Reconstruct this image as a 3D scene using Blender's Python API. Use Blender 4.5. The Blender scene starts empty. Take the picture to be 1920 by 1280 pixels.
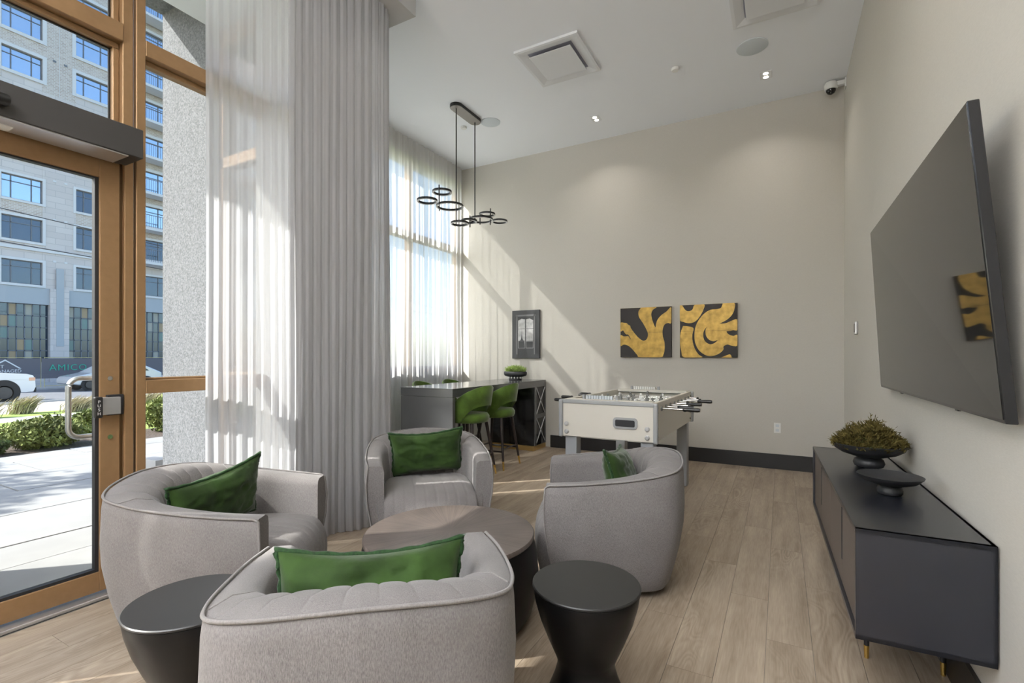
import bpy, bmesh, math, random
from mathutils import Vector, Matrix, noise
from mathutils.geometry import tessellate_polygon
import numpy as np
random.seed(7)
PI = math.pi
S = bpy.context.scene
COL = S.collection

# ------------------------------------------------------------------ camera
cam_d = bpy.data.cameras.new('camera'); cam = bpy.data.objects.new('camera', cam_d)
COL.objects.link(cam); S.camera = cam
cam.location = (0, 0, 1.3)
cam.rotation_euler = (math.radians(90), 0, math.atan2(504, 916.6))
cam_d.sensor_width = 36; cam_d.lens = 916.6 / 1920 * 36
cam_d.shift_y = 28 / 1920; cam_d.clip_start = 0.02; cam_d.clip_end = 500

# ------------------------------------------------------------------ sky, sun, exposure
W = bpy.data.worlds.new('sky'); S.world = W; W.use_nodes = True
wn = W.node_tree.nodes; wl = W.node_tree.links; wn.clear()
SUN_DIR = Vector((0.73, 0.68, -0.774)).normalized()
sky = wn.new('ShaderNodeTexSky'); sky.sky_type = 'NISHITA'; sky.sun_disc = False
sky.sun_elevation = math.asin(-SUN_DIR.z)
sky.sun_rotation = math.atan2(-SUN_DIR.x, -SUN_DIR.y)
sky.air_density = 1.0; sky.dust_density = 1.2; sky.ozone_density = 1.0
bg = wn.new('ShaderNodeBackground'); bg.inputs[1].default_value = 0.34
wo = wn.new('ShaderNodeOutputWorld'); wl.new(sky.outputs[0], bg.inputs[0]); wl.new(bg.outputs[0], wo.inputs[0])
sd = bpy.data.lights.new('sun', 'SUN'); sun = bpy.data.objects.new('sun', sd); COL.objects.link(sun)
sd.energy = 7.5; sd.angle = math.radians(0.6); sd.color = (1.0, 0.96, 0.90)
sun.rotation_euler = SUN_DIR.to_track_quat('-Z', 'Y').to_euler()
sun.location = (-12, -12, 16)
S.view_settings.view_transform = 'Standard'; S.view_settings.look = 'None'
S.view_settings.gamma = 1; S.view_settings.exposure = 0.5; S.view_settings.use_curve_mapping = False
PANEL_W = 10
UP_W = 155; DOWN_W = 4      # fill lamps added behind the camera to brighten the room, built below
SPOT_W = 3
S.cycles.max_bounces = 10; S.cycles.transparent_max_bounces = 24
S.cycles.diffuse_bounces = 5; S.cycles.glossy_bounces = 4; S.cycles.transmission_bounces = 8
S.cycles.caustics_reflective = False; S.cycles.caustics_refractive = False
S.cycles.sample_clamp_indirect = 6

# ------------------------------------------------------------------ materials
def mat(name, col, rough=0.5, metal=0.0, spec=0.5, emis=None, es=0, bump=None, vary=None, coat=0, sheen=0):
    m = bpy.data.materials.new(name); m.use_nodes = True
    n = m.node_tree.nodes; l = m.node_tree.links
    b = n['Principled BSDF']
    b.inputs['Base Color'].default_value = (*col, 1); b.inputs['Roughness'].default_value = rough
    b.inputs['Metallic'].default_value = metal; b.inputs['Specular IOR Level'].default_value = spec
    b.inputs['Coat Weight'].default_value = coat; b.inputs['Coat Roughness'].default_value = .28 if coat > .6 else .05
    if sheen:
        b.inputs['Sheen Weight'].default_value = sheen; b.inputs['Sheen Roughness'].default_value = 0.4
    if emis: b.inputs['Emission Color'].default_value = (*emis, 1); b.inputs['Emission Strength'].default_value = es
    tc = n.new('ShaderNodeTexCoord')
    if vary:      # (scale, amount, (sx,sy,sz), detail)
        sc, am, st = vary[:3]
        mp = n.new('ShaderNodeMapping'); mp.inputs['Scale'].default_value = st; l.new(tc.outputs['Object'], mp.inputs[0])
        nz = n.new('ShaderNodeTexNoise'); nz.inputs['Scale'].default_value = sc; nz.inputs['Detail'].default_value = 6
        l.new(mp.outputs[0], nz.inputs['Vector'])
        r = n.new('ShaderNodeValToRGB'); r.color_ramp.elements[0].position = .3; r.color_ramp.elements[1].position = .7
        r.color_ramp.elements[0].color = (*[c * (1 - am) for c in col], 1)
        r.color_ramp.elements[1].color = (*[min(1, c * (1 + am)) for c in col], 1)
        l.new(nz.outputs['Fac'], r.inputs[0]); l.new(r.outputs[0], b.inputs['Base Color'])
    if bump:      # (scale, strength, (sx,sy,sz))
        sc, st, ss = bump
        mp = n.new('ShaderNodeMapping'); mp.inputs['Scale'].default_value = ss; l.new(tc.outputs['Object'], mp.inputs[0])
        nz = n.new('ShaderNodeTexNoise'); nz.inputs['Scale'].default_value = sc; nz.inputs['Detail'].default_value = 3
        l.new(mp.outputs[0], nz.inputs['Vector'])
        bp = n.new('ShaderNodeBump'); bp.inputs['Strength'].default_value = st; bp.inputs['Distance'].default_value = 0.004
        l.new(nz.outputs['Fac'], bp.inputs['Height']); l.new(bp.outputs[0], b.inputs['Normal'])
    return m

def glass_mat(name, tint=(1, 1, 1), refl=1.0):
    m = bpy.data.materials.new(name); m.use_nodes = True
    n = m.node_tree.nodes; l = m.node_tree.links; n.clear()
    t = n.new('ShaderNodeBsdfTransparent'); t.inputs[0].default_value = (*tint, 1)
    g = n.new('ShaderNodeBsdfGlossy'); g.inputs['Roughness'].default_value = 0.0
    f0 = n.new('ShaderNodeLayerWeight'); f0.inputs[0].default_value = .5
    f1 = n.new('ShaderNodeMath'); f1.operation = 'POWER'; f1.inputs[1].default_value = 5; l.new(f0.outputs['Facing'], f1.inputs[0])
    f = n.new('ShaderNodeMath'); f.operation = 'MULTIPLY_ADD'; f.inputs[1].default_value = .96; f.inputs[2].default_value = .04; l.new(f1.outputs[0], f.inputs[0])
    mu = n.new('ShaderNodeMath'); mu.operation = 'MULTIPLY'; mu.inputs[1].default_value = refl
    mx = n.new('ShaderNodeMixShader'); o = n.new('ShaderNodeOutputMaterial')
    l.new(f.outputs[0], mu.inputs[0]); l.new(mu.outputs[0], mx.inputs[0]); l.new(t.outputs[0], mx.inputs[1]); l.new(g.outputs[0], mx.inputs[2])
    l.new(mx.outputs[0], o.inputs[0]); return m

def sheer_mat(name, col, transp, transl=0.5):
    m = bpy.data.materials.new(name); m.use_nodes = True
    n = m.node_tree.nodes; l = m.node_tree.links; n.clear()
    t = n.new('ShaderNodeBsdfTransparent')
    d = n.new('ShaderNodeBsdfDiffuse'); d.inputs[0].default_value = (*col, 1)
    tr = n.new('ShaderNodeBsdfTranslucent'); tr.inputs[0].default_value = (*col, 1)
    m1 = n.new('ShaderNodeMixShader'); m1.inputs[0].default_value = transl
    m2 = n.new('ShaderNodeMixShader'); o = n.new('ShaderNodeOutputMaterial')
    lw = n.new('ShaderNodeLayerWeight'); lw.inputs[0].default_value = 0.35
    mr = n.new('ShaderNodeMapRange'); mr.inputs[1].default_value = 0; mr.inputs[2].default_value = 1
    mr.inputs[3].default_value = transp * 1.25; mr.inputs[4].default_value = 0.02
    l.new(lw.outputs['Facing'], mr.inputs[0])
    l.new(d.outputs[0], m1.inputs[1]); l.new(tr.outputs[0], m1.inputs[2])
    inv = n.new('ShaderNodeMath'); inv.operation = 'SUBTRACT'; inv.inputs[0].default_value = 1
    l.new(mr.outputs[0], inv.inputs[1]); l.new(inv.outputs[0], m2.inputs[0])
    l.new(t.outputs[0], m2.inputs[1]); l.new(m1.outputs[0], m2.inputs[2]); l.new(m2.outputs[0], o.inputs[0])
    return m

def fabric_mat(name, c1, c2, scale=900, bump=0.25, streak=(1, 1, .12)):
    """heathered woven upholstery: fine speckle with short vertical slubs"""
    m = bpy.data.materials.new(name); m.use_nodes = True
    n = m.node_tree.nodes; l = m.node_tree.links; b = n['Principled BSDF']
    tc = n.new('ShaderNodeTexCoord'); mp = n.new('ShaderNodeMapping'); mp.inputs['Scale'].default_value = streak
    l.new(tc.outputs['Object'], mp.inputs[0])
    a = n.new('ShaderNodeTexNoise'); a.inputs['Scale'].default_value = scale * .35; a.inputs['Detail'].default_value = 2
    l.new(mp.outputs[0], a.inputs['Vector'])
    c = n.new('ShaderNodeTexNoise'); c.inputs['Scale'].default_value = scale; c.inputs['Detail'].default_value = 1
    l.new(tc.outputs['Object'], c.inputs['Vector'])
    big = n.new('ShaderNodeTexNoise'); big.inputs['Scale'].default_value = 5; l.new(tc.outputs['Object'], big.inputs['Vector'])
    add = n.new('ShaderNodeMath'); add.operation = 'ADD'; l.new(a.outputs['Fac'], add.inputs[0]); l.new(c.outputs['Fac'], add.inputs[1])
    ad2 = n.new('ShaderNodeMath'); ad2.operation = 'MULTIPLY_ADD'; ad2.inputs[1].default_value = .25
    l.new(big.outputs['Fac'], ad2.inputs[0]); l.new(add.outputs[0], ad2.inputs[2])
    mr = n.new('ShaderNodeMapRange'); mr.inputs[1].default_value = .8; mr.inputs[2].default_value = 1.45
    l.new(ad2.outputs[0], mr.inputs[0])
    mix = n.new('ShaderNodeMix'); mix.data_type = 'RGBA'; mix.inputs[6].default_value = (*c1, 1); mix.inputs[7].default_value = (*c2, 1)
    l.new(mr.outputs[0], mix.inputs[0]); l.new(mix.outputs[2], b.inputs['Base Color'])
    b.inputs['Roughness'].default_value = .9; b.inputs['Specular IOR Level'].default_value = .15
    b.inputs['Sheen Weight'].default_value = .15
    bp = n.new('ShaderNodeBump'); bp.inputs['Strength'].default_value = bump; bp.inputs['Distance'].default_value = .002
    l.new(add.outputs[0], bp.inputs['Height']); l.new(bp.outputs[0], b.inputs['Normal'])
    return m

def plank_mat():
    m = bpy.data.materials.new('oak_vinyl'); m.use_nodes = True
    n = m.node_tree.nodes; l = m.node_tree.links; b = n['Principled BSDF']
    tc = n.new('ShaderNodeTexCoord'); oi = n.new('ShaderNodeObjectInfo')
    geo = n.new('ShaderNodeNewGeometry')
    off = n.new('ShaderNodeCombineXYZ'); m1 = n.new('ShaderNodeMath'); m1.operation = 'MULTIPLY'; m1.inputs[1].default_value = 57
    l.new(oi.outputs['Random'], m1.inputs[0]); l.new(m1.outputs[0], off.inputs[0]); l.new(m1.outputs[0], off.inputs[1])
    va = n.new('ShaderNodeVectorMath'); va.operation = 'ADD'; l.new(geo.outputs['Position'], va.inputs[0]); l.new(off.outputs[0], va.inputs[1])
    # cathedral grain
    mp = n.new('ShaderNodeMapping'); mp.inputs['Scale'].default_value = (1, .26, 1); l.new(va.outputs[0], mp.inputs[0])
    big = n.new('ShaderNodeTexNoise'); big.inputs['Scale'].default_value = 6.5; big.inputs['Detail'].default_value = 1.5; big.inputs['Distortion'].default_value = .6
    l.new(mp.outputs[0], big.inputs['Vector'])
    mul = n.new('ShaderNodeMath'); mul.operation = 'MULTIPLY'; mul.inputs[1].default_value = 95; l.new(big.outputs['Fac'], mul.inputs[0])
    sn = n.new('ShaderNodeMath'); sn.operation = 'SINE'; l.new(mul.outputs[0], sn.inputs[0])
    # ring visibility mask
    mk = n.new('ShaderNodeTexNoise'); mk.inputs['Scale'].default_value = 2.2; l.new(mp.outputs[0], mk.inputs['Vector'])
    mkr = n.new('ShaderNodeMapRange'); mkr.inputs[1].default_value = .48; mkr.inputs[2].default_value = .68; l.new(mk.outputs['Fac'], mkr.inputs[0])
    rings = n.new('ShaderNodeMath'); rings.operation = 'MULTIPLY'; l.new(sn.outputs[0], rings.inputs[0]); l.new(mkr.outputs[0], rings.inputs[1])
    # fine pores
    mp2 = n.new('ShaderNodeMapping'); mp2.inputs['Scale'].default_value = (1, .06, 1); l.new(va.outputs[0], mp2.inputs[0])
    fine = n.new('ShaderNodeTexNoise'); fine.inputs['Scale'].default_value = 150; fine.inputs['Detail'].default_value = 4; l.new(mp2.outputs[0], fine.inputs['Vector'])
    med = n.new('ShaderNodeTexNoise'); med.inputs['Scale'].default_value = 18; med.inputs['Detail'].default_value = 4; l.new(mp2.outputs[0], med.inputs['Vector'])
    def ma(x, k, add):
        q = n.new('ShaderNodeMath'); q.operation = 'MULTIPLY_ADD'; q.inputs[1].default_value = k
        l.new(x, q.inputs[0])
        if isinstance(add, (int, float)): q.inputs[2].default_value = add
        else: l.new(add, q.inputs[2])
        return q.outputs[0]
    v = ma(rings.outputs[0], -.095, .01); v = ma(fine.outputs['Fac'], .38, v); v = ma(med.outputs['Fac'], .5, v)
    v = ma(big.outputs['Fac'], .30, v); v = ma(oi.outputs['Random'], .10, v)
    r = n.new('ShaderNodeValToRGB'); e = r.color_ramp.elements
    e[0].position = .34; e[0].color = (.15, .11, .075, 1); e[1].position = .86; e[1].color = (.42, .345, .265, 1)
    k = e.new(.52); k.color = (.245, .19, .138, 1); k = e.new(.68); k.color = (.33, .265, .20, 1)
    l.new(v, r.inputs[0]); l.new(r.outputs[0], b.inputs['Base Color'])
    b.inputs['Roughness'].default_value = .42; b.inputs['Specular IOR Level'].default_value = .35
    bp = n.new('ShaderNodeBump'); bp.inputs['Strength'].default_value = .12; bp.inputs['Distance'].default_value = .001
    l.new(v, bp.inputs['Height']); l.new(bp.outputs[0], b.inputs['Normal'])
    return m

def brick_mat(name, c1, c2, mortar, sc, bw, rh, msize=.02):
    m = bpy.data.materials.new(name); m.use_nodes = True
    n = m.node_tree.nodes; l = m.node_tree.links; b = n['Principled BSDF']
    g = n.new('ShaderNodeNewGeometry'); sx = n.new('ShaderNodeSeparateXYZ'); cx = n.new('ShaderNodeCombineXYZ')
    l.new(g.outputs['Position'], sx.inputs[0])
    ad = n.new('ShaderNodeMath'); ad.operation = 'ADD'; l.new(sx.outputs[0], ad.inputs[0]); l.new(sx.outputs[1], ad.inputs[1])
    l.new(ad.outputs[0], cx.inputs[0]); l.new(sx.outputs[2], cx.inputs[1])
    t = n.new('ShaderNodeTexBrick'); l.new(cx.outputs[0], t.inputs['Vector'])
    t.inputs['Color1'].default_value = (*c1, 1); t.inputs['Color2'].default_value = (*c2, 1); t.inputs['Mortar'].default_value = (*mortar, 1)
    t.inputs['Scale'].default_value = sc; t.inputs['Brick Width'].default_value = bw; t.inputs['Row Height'].default_value = rh
    t.inputs['Mortar Size'].default_value = msize
    l.new(t.outputs['Color'], b.inputs['Base Color']); b.inputs['Roughness'].default_value = .85
    return m

M = {}
M['plank'] = plank_mat()
M['wall'] = mat('linen_wallcovering', (.55, .53, .485), .85, spec=.2, vary=(60, .045, (1, 1, 9)), bump=(420, .25, (1, 1, 3)))
M['ceiling'] = mat('ceiling_paint', (.84, .865, .91), .9, spec=.1)
M['bulk'] = mat('bulkhead_paint', (.46, .46, .455), .8, spec=.1)
M['white'] = mat('white_paint', (.75, .75, .73), .5)
M['base'] = mat('black_baseboard', (.012, .012, .013), .35)
M['bronze'] = mat('bronze_anodised', (.29, .175, .085), .45, metal=.4, spec=.4, vary=(30, .05, (1, 1, 1)))
M['bronzedk'] = mat('bronze_recess', (.10, .055, .02), .5, metal=.4)
M['gasket'] = mat('black_gasket', (.01, .01, .012), .6)
M['alu'] = mat('brushed_aluminium', (.62, .62, .63), .35, metal=.8)
M['aluL'] = mat('grey_metal', (.50, .51, .52), .4, metal=.3)
M['steel'] = mat('stainless', (.60, .62, .64), .38, metal=.95)
M['opbox'] = mat('black_cover', (.032, .030, .028), .5)
M['blackp'] = mat('black_plastic', (.012, .012, .012), .4)
M['glass'] = glass_mat('clear_glass', (.97, .985, .98), .6)
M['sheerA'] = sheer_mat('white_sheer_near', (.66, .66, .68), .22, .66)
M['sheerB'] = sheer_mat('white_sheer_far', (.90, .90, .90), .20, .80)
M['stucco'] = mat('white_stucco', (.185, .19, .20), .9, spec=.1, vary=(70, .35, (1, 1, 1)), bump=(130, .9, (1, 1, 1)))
M['chair'] = fabric_mat('greige_weave', (.09, .083, .081), (.232, .216, .211), 1500, .2, (1, 1, .22))
M['pipe'] = fabric_mat('greige_piping', (.15, .14, .136), (.25, .234, .228))
M['velvet'] = mat('green_velvet', (.020, .044, .008), .75, spec=.15, vary=(7, .50, (1, 1, 1)), bump=(40, .4, (1, 1, 1)), sheen=.25)
M['velvetdk'] = mat('dark_green_trim', (.010, .034, .008), .7, spec=.2, sheen=.2, vary=(120, .5, (1, 1, 1)))
M['stoolv'] = mat('olive_velvet', (.060, .105, .016), .7, spec=.15, vary=(9, .35, (1, 1, 1)), sheen=.4)
M['tblack'] = mat('matt_black_table', (.0035, .0033, .0035), .42, spec=.2, vary=(30, .2, (1, 1, 1)))
M['tblacktop'] = mat('matt_black_top', (.012, .012, .0125), .4, spec=.45)
M['barblk'] = mat('black_gloss_bar', (.012, .012, .013), .10, spec=.6)
M['bartop'] = mat('charcoal_gloss_top', (.085, .087, .09), .16, spec=.7)
M['brass'] = mat('brass', (.72, .50, .20), .28, metal=.9)
M['gold'] = mat('gold_foot', (.75, .50, .14), .25, metal=.95)
M['legdk'] = mat('dark_wood_leg', (.018, .011, .010), .35)
M['side'] = mat('charcoal_blue_lacquer', (.006, .0075, .013), .40, spec=.4, coat=.7, bump=(500, .1, (1, 1, 1)))
M['sidedoor'] = mat('taupe_door', (.115, .092, .078), .5)
M['tv'] = mat('tv_screen', (.010, .010, .010), .035, spec=.55)
M['tvframe'] = mat('tv_frame', (.01, .01, .011), .2)
M['ceramic'] = mat('black_ceramic', (.014, .015, .017), .5, bump=(60, .2, (1, 1, 1)))
M['moss'] = mat('dried_moss', (.095, .075, .022), .9, spec=.1, vary=(25, .75, (1, 1, 1)))
M['moss2'] = mat('green_moss', (.07, .09, .035), .9, spec=.1, vary=(30, .6, (1, 1, 1)))
M['sprout'] = mat('green_sprouts', (.36, .48, .14), .8, vary=(20, .4, (1, 1, 1)))
M['foosw'] = mat('cream_laminate', (.68, .65, .585), .45)
M['foosl'] = mat('foos_grey_leg', (.33, .345, .365), .4, metal=.2)
M['foosg'] = mat('foos_grey_trim', (.36, .37, .38), .4, metal=.3)
M['field'] = mat('pitch', (.34, .37, .35), .4)
M['chrome'] = mat('chrome', (.8, .78, .74), .12, metal=1)
M['playerw'] = mat('white_player', (.78, .78, .76), .4)
M['playerg'] = mat('grey_player', (.20, .20, .19), .4)
M['canvas'] = mat('black_canvas', (.018, .014, .012), .6, bump=(60, .2, (1, 1, 1)))
M['cream'] = mat('canvas_edge', (.55, .48, .33), .7)
M['gilt'] = mat('gold_paint', (.44, .28, .065), .42, metal=.45, vary=(14, .30, (1, .1, 1)), bump=(50, .6, (1, 1, .3)))
M['phdark'] = mat('print_dark', (.040, .042, .045), .5)
M['phmid'] = mat('print_mid', (.17, .17, .175), .5)
M['phlight'] = mat('print_light', (.50, .50, .50), .5, vary=(14, .3, (1, 1, 1)))
M['ringblk'] = mat('lamp_black', (.012, .012, .012), .4)
M['ringdif'] = mat('lamp_diffuser', (.75, .75, .75), .6)
M['canopyg'] = mat('lamp_canopy', (.24, .225, .215), .4, metal=.5)
M['speaker'] = mat('speaker_grille', (.60, .65, .69), .8)
M['led'] = mat('led', (.9, .9, .9), .5, emis=(1, .93, .80), es=4)
M['panel'] = mat('fill_panel_glow', (.9, .9, .9), .5, emis=(1, .97, .92), es=2.2)  # glowing faces of the added fill lamps
M['vent'] = mat('vent_white', (.72, .735, .76), .6)
M['ventdk'] = mat('vent_throat', (.30, .31, .38), .7)
M['dome'] = mat('camera_dome', (.008, .008, .010), .05)
# outdoors
M['slab'] = mat('pale_paving', (.33, .327, .32), .85, vary=(3, .07, (1, 1, 1)), bump=(80, .2, (1, 1, 1)))
M['joint'] = mat('paving_joint', (.16, .15, .14), .95)
M['mulch'] = mat('mulch', (.10, .075, .06), .95, vary=(40, .6, (1, 1, 1)), bump=(50, 2, (1, 1, 1)))
M['lawn'] = mat('lawn', (.26, .36, .07), .95, vary=(5, .35, (1, 1, 1)), bump=(120, 1, (1, 1, 1)))
M['path'] = mat('concrete_path', (.48, .46, .44), .9, vary=(4, .08, (1, 1, 1)))
M['gravel'] = mat('gravel', (.52, .46, .39), .95, vary=(18, .25, (1, 1, 1)), bump=(30, 1, (1, 1, 1)))
M['asphalt'] = mat('asphalt', (.17, .175, .19), .9, vary=(6, .12, (1, 1, 1)))
M['stone'] = brick_mat('limestone_ashlar', (.58, .53, .51), (.65, .60, .575), (.48, .45, .44), 1, 1.1, .42, .018)
M['brick'] = brick_mat('tan_brick', (.44, .36, .31), (.60, .52, .46), (.64, .61, .58), 1, .26, .105, .016)
M['surround'] = mat('precast_surround', (.66, .66, .665), .8)
M['zinc'] = mat('zinc_panel', (.40, .43, .46), .6)
M['wframe'] = mat('window_frame_grey', (.15, .165, .19), .5)
M['wglass'] = mat('reflective_glass', (.05, .075, .11), .04, metal=.55, spec=.9)
M['wglassl'] = mat('reflective_glass_light', (.36, .47, .60), .05, metal=.7)
M['room'] = mat('curtained_pane', (.36, .35, .30), .4)
M['banner'] = mat('fence_banner', (.15, .14, .155), .8)
M['wtan'] = mat('tan_pane', (.34, .25, .15), .3)
M['wteal'] = mat('teal_pane', (.12, .22, .22), .2)
M['fencey'] = mat('yellow_fence_tube', (.55, .48, .24), .5)
M['amico'] = mat('banner_green', (.06, .40, .28), .7)
M['bwhite'] = mat('banner_white', (.75, .75, .75), .7)
M['carw'] = mat('white_car_paint', (.80, .80, .80), .2, coat=.5)
M['cars'] = mat('silver_car_paint', (.62, .64, .66), .2, metal=.3, coat=.5)
M['carglass'] = mat('car_glass', (.04, .06, .09), .05, spec=.8)
M['tyre'] = mat('tyre', (.022, .022, .024), .8)
M['rim'] = mat('wheel_rim', (.06, .06, .065), .35, metal=.6)
M['lamp_o'] = mat('headlight', (.75, .42, .28), .2)
M['leafA'] = mat('shrub_leaf', (.20, .23, .06), .8, vary=(4, .6, (1, 1, 1)))
M['leafB'] = mat('dark_leaf', (.10, .14, .04), .8, vary=(4, .5, (1, 1, 1)))
M['reed'] = mat('feather_grass', (.44, .38, .25), .9, vary=(9, .35, (1, 1, 1)))
M['bark'] = mat('bark', (.10, .075, .055), .9)
M['wire'] = mat('overhead_wire', (.05, .05, .06), .6)

# ------------------------------------------------------------------ mesh builder
class MB:
    def __init__(s): s.v = []; s.f = []
    def raw(s, v, f):
        o = len(s.v); s.v += [tuple(p) for p in v]; s.f += [tuple(i + o for i in q) for q in f]; return s
    def box(s, x0, x1, y0, y1, z0, z1):
        v = [(x0, y0, z0), (x1, y0, z0), (x1, y1, z0), (x0, y1, z0), (x0, y0, z1), (x1, y0, z1), (x1, y1, z1), (x0, y1, z1)]
        return s.raw(v, [(0, 3, 2, 1), (4, 5, 6, 7), (0, 1, 5, 4), (1, 2, 6, 5), (2, 3, 7, 6), (3, 0, 4, 7)])
    def quad(s, a, b, c, d): return s.raw([a, b, c, d], [(0, 1, 2, 3)])
    def tube(s, pts, r, n=10, closed=False, r2=None, cap=True):
        pts = [Vector(p) for p in pts]; m = len(pts); rings = []
        for i, p in enumerate(pts):
            if closed: t = pts[(i + 1) % m] - pts[i - 1]
            else: t = pts[min(i + 1, m - 1)] - pts[max(i - 1, 0)]
            t.normalize()
            up = Vector((0, 0, 1)) if abs(t.z) < .95 else Vector((0, 1, 0))
            a = t.cross(up).normalized(); b = a.cross(t)
            k = i / (m - 1) if m > 1 else 0
            rr = r if r2 is None else r + (r2 - r) * k
            if isinstance(r, (list, tuple)): rr = r[i]
            rings.append([p + (a * math.cos(2 * PI * j / n) + b * math.sin(2 * PI * j / n)) * rr for j in range(n)])
        v = [q for g in rings for q in g]; f = []
        for i in range(m if closed else m - 1):
            k = (i + 1) % m
            for j in range(n): f.append((i * n + j, k * n + j, k * n + (j + 1) % n, i * n + (j + 1) % n))
        if cap and not closed: f += [tuple(range(n)), tuple(reversed(range((m - 1) * n, m * n)))]
        return s.raw(v, f)
    def lathe(s, prof, c=(0, 0, 0), n=40, axis='z', sx=1, sy=1):
        v = []; f = []; m = len(prof)
        for r, z in prof:
            for j in range(n):
                a = 2 * PI * j / n; x, y = r * math.cos(a) * sx, r * math.sin(a) * sy
                if axis == 'z': v.append((c[0] + x, c[1] + y, c[2] + z))
                elif axis == 'x': v.append((c[0] + z, c[1] + x, c[2] + y))
                else: v.append((c[0] + x, c[1] + z, c[2] + y))
        for i in range(m - 1):
            for j in range(n): f.append((i * n + j, i * n + (j + 1) % n, (i + 1) * n + (j + 1) % n, (i + 1) * n + j))
        f += [tuple(reversed(range(n))), tuple(range((m - 1) * n, m * n))]
        return s.raw(v, f)
    def cyl(s, c, r, h, n=24, axis='z'): return s.lathe([(r, 0), (r, h)], c, n, axis)
    def grid(s, P, flip=False, closeu=False):
        R = len(P); C = len(P[0]); v = [p for row in P for p in row]; f = []
        for i in range(R - 1 + (1 if closeu else 0)):
            for j in range(C - 1):
                a, b = i, (i + 1) % R
                q = (a * C + j, a * C + j + 1, b * C + j + 1, b * C + j)
                f.append(tuple(reversed(q)) if flip else q)
        return s.raw(v, f)
    def extrude(s, poly, fn0, fn1):
        """poly 2D, fn0/fn1 map (u,v)->3D for the two caps"""
        tri = tessellate_polygon([[Vector((p[0], p[1], 0)) for p in poly]]); n = len(poly)
        v = [fn0(*p) for p in poly] + [fn1(*p) for p in poly]
        f = [tuple(t) for t in tri] + [tuple(i + n for i in reversed(t)) for t in tri]
        f += [(i, (i + 1) % n, n + (i + 1) % n, n + i) for i in range(n)]
        return s.raw(v, f)
    def mesh(s, name):
        me = bpy.data.meshes.new(name); me.from_pydata(s.v, [], s.f)
        bm = bmesh.new(); bm.from_mesh(me); bmesh.ops.recalc_face_normals(bm, faces=bm.faces); bm.to_mesh(me); bm.free()
        return me
    def build(s, name, m, parent=None, smooth=False, bevel=0, seg=2, angle=40):
        me = s.mesh(name); me.materials.append(m)
        o = bpy.data.objects.new(name, me); COL.objects.link(o)
        if parent: o.parent = parent
        if smooth:
            me.polygons.foreach_set('use_smooth', [True] * len(me.polygons))
            me.set_sharp_from_angle(angle=math.radians(angle))
        if bevel:
            b = o.modifiers.new('bevel', 'BEVEL'); b.width = bevel; b.segments = seg; b.limit_method = 'ANGLE'
        return o

def thing(name, label, cat, loc=(0, 0, 0), rz=0, group=None):
    o = bpy.data.objects.new(name, None); COL.objects.link(o); o.empty_display_size = .1
    o.location = loc; o.rotation_euler = (0, 0, rz); o['label'] = label; o['category'] = cat
    if group: o['group'] = group
    return o
def tag(o, label, cat, group=None, kind=None):
    o['label'] = label; o['category'] = cat
    if group: o['group'] = group
    if kind: o['kind'] = kind
    return o
def st(o): o['kind'] = 'structure'; return o
def kids(o): return [c for c in bpy.data.objects if c.parent == o]
def copy_tree(o, parent=None):
    c = o.copy(); COL.objects.link(c)
    if parent: c.parent = parent
    for k in KIDS.get(o.name, []): copy_tree(k, c)
    return c
KIDS = {}
def index_kids(root):
    for k in kids(root):
        KIDS.setdefault(root.name, []).append(k); index_kids(k)
def dup(root, loc, rz, label):
    if root.name not in KIDS: index_kids(root)
    c = copy_tree(root); c.location = loc; c.rotation_euler = (0, 0, rz); c['label'] = label
    return c
def text(name, s, size, m, parent, loc, rot, ext=.004, spacing=1.0):
    cu = bpy.data.curves.new(name, 'FONT'); cu.body = s; cu.size = size; cu.extrude = ext; cu.resolution_u = 3
    cu.space_character = spacing; cu.align_x = 'CENTER'; cu.align_y = 'CENTER'
    t = bpy.data.objects.new(name, cu); COL.objects.link(t)
    bpy.context.view_layer.update()
    me = bpy.data.meshes.new_from_object(t.evaluated_get(bpy.context.evaluated_depsgraph_get()))
    bpy.data.objects.remove(t); me.name = name; me.materials.clear(); me.materials.append(m)
    o = bpy.data.objects.new(name, me); COL.objects.link(o); o.parent = parent; o.location = loc; o.rotation_euler = rot
    return o

XR = .608; YB = 6.43; ZC = 4.26; XE = -3.21; XB = -4.5; YJ = 2.67; YS = -6.0

# ================================================================== SETTING
# floor: subfloor + planks
fl = st(MB().box(XE - .02, XR, YS, YB, -.12, -.004).box(XB, XE - .02, YJ, YB, -.12, -.004).build('floor', M['joint']))
pl_w = .1825; L = 1.22; gap = .0012
pm = {}
def plank(x, y0, y1):
    ln = round(y1 - y0, 3)
    if ln < .03: return
    key = (ln, round(min(pl_w, XR - x), 3))
    w = key[1]
    if key not in pm:
        b = MB().box(gap / 2, w - gap / 2, gap / 2, ln - gap / 2, -.004, 0)
        me = b.mesh('floor_plank'); me.materials.append(M['plank']); pm[key] = me
    o = bpy.data.objects.new('floor_plank', pm[key]); COL.objects.link(o); o.parent = fl; o.location = (x, y0, 0)
xs = -.0587; i0 = math.floor((XB - xs) / pl_w)
i = i0
offs = [2.57 - .0, 2.1, 2.95, 2.4, 2.75, 2.22, 3.05]
rr = random.Random(3)
while xs + i * pl_w < XR - .01:
    x = xs + i * pl_w; y_start = YS if x > XE - .05 else YJ
    x = max(x, XB if y_start > 0 else XE - .02)
    if y_start > 0 and x + pl_w > XE - .02: pass
    off = (i * .437 + rr.random() * .12) % L
    y = y_start - off if y_start < 0 else y_start - off
    while y < YB:
        a, b2 = max(y, y_start), min(y + L, YB)
        # hidden far behind the camera: use one long strip
        if b2 > -.6: plank(x, a, b2)
        y += L
    if y_start < 0: pass
    i += 1
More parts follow.
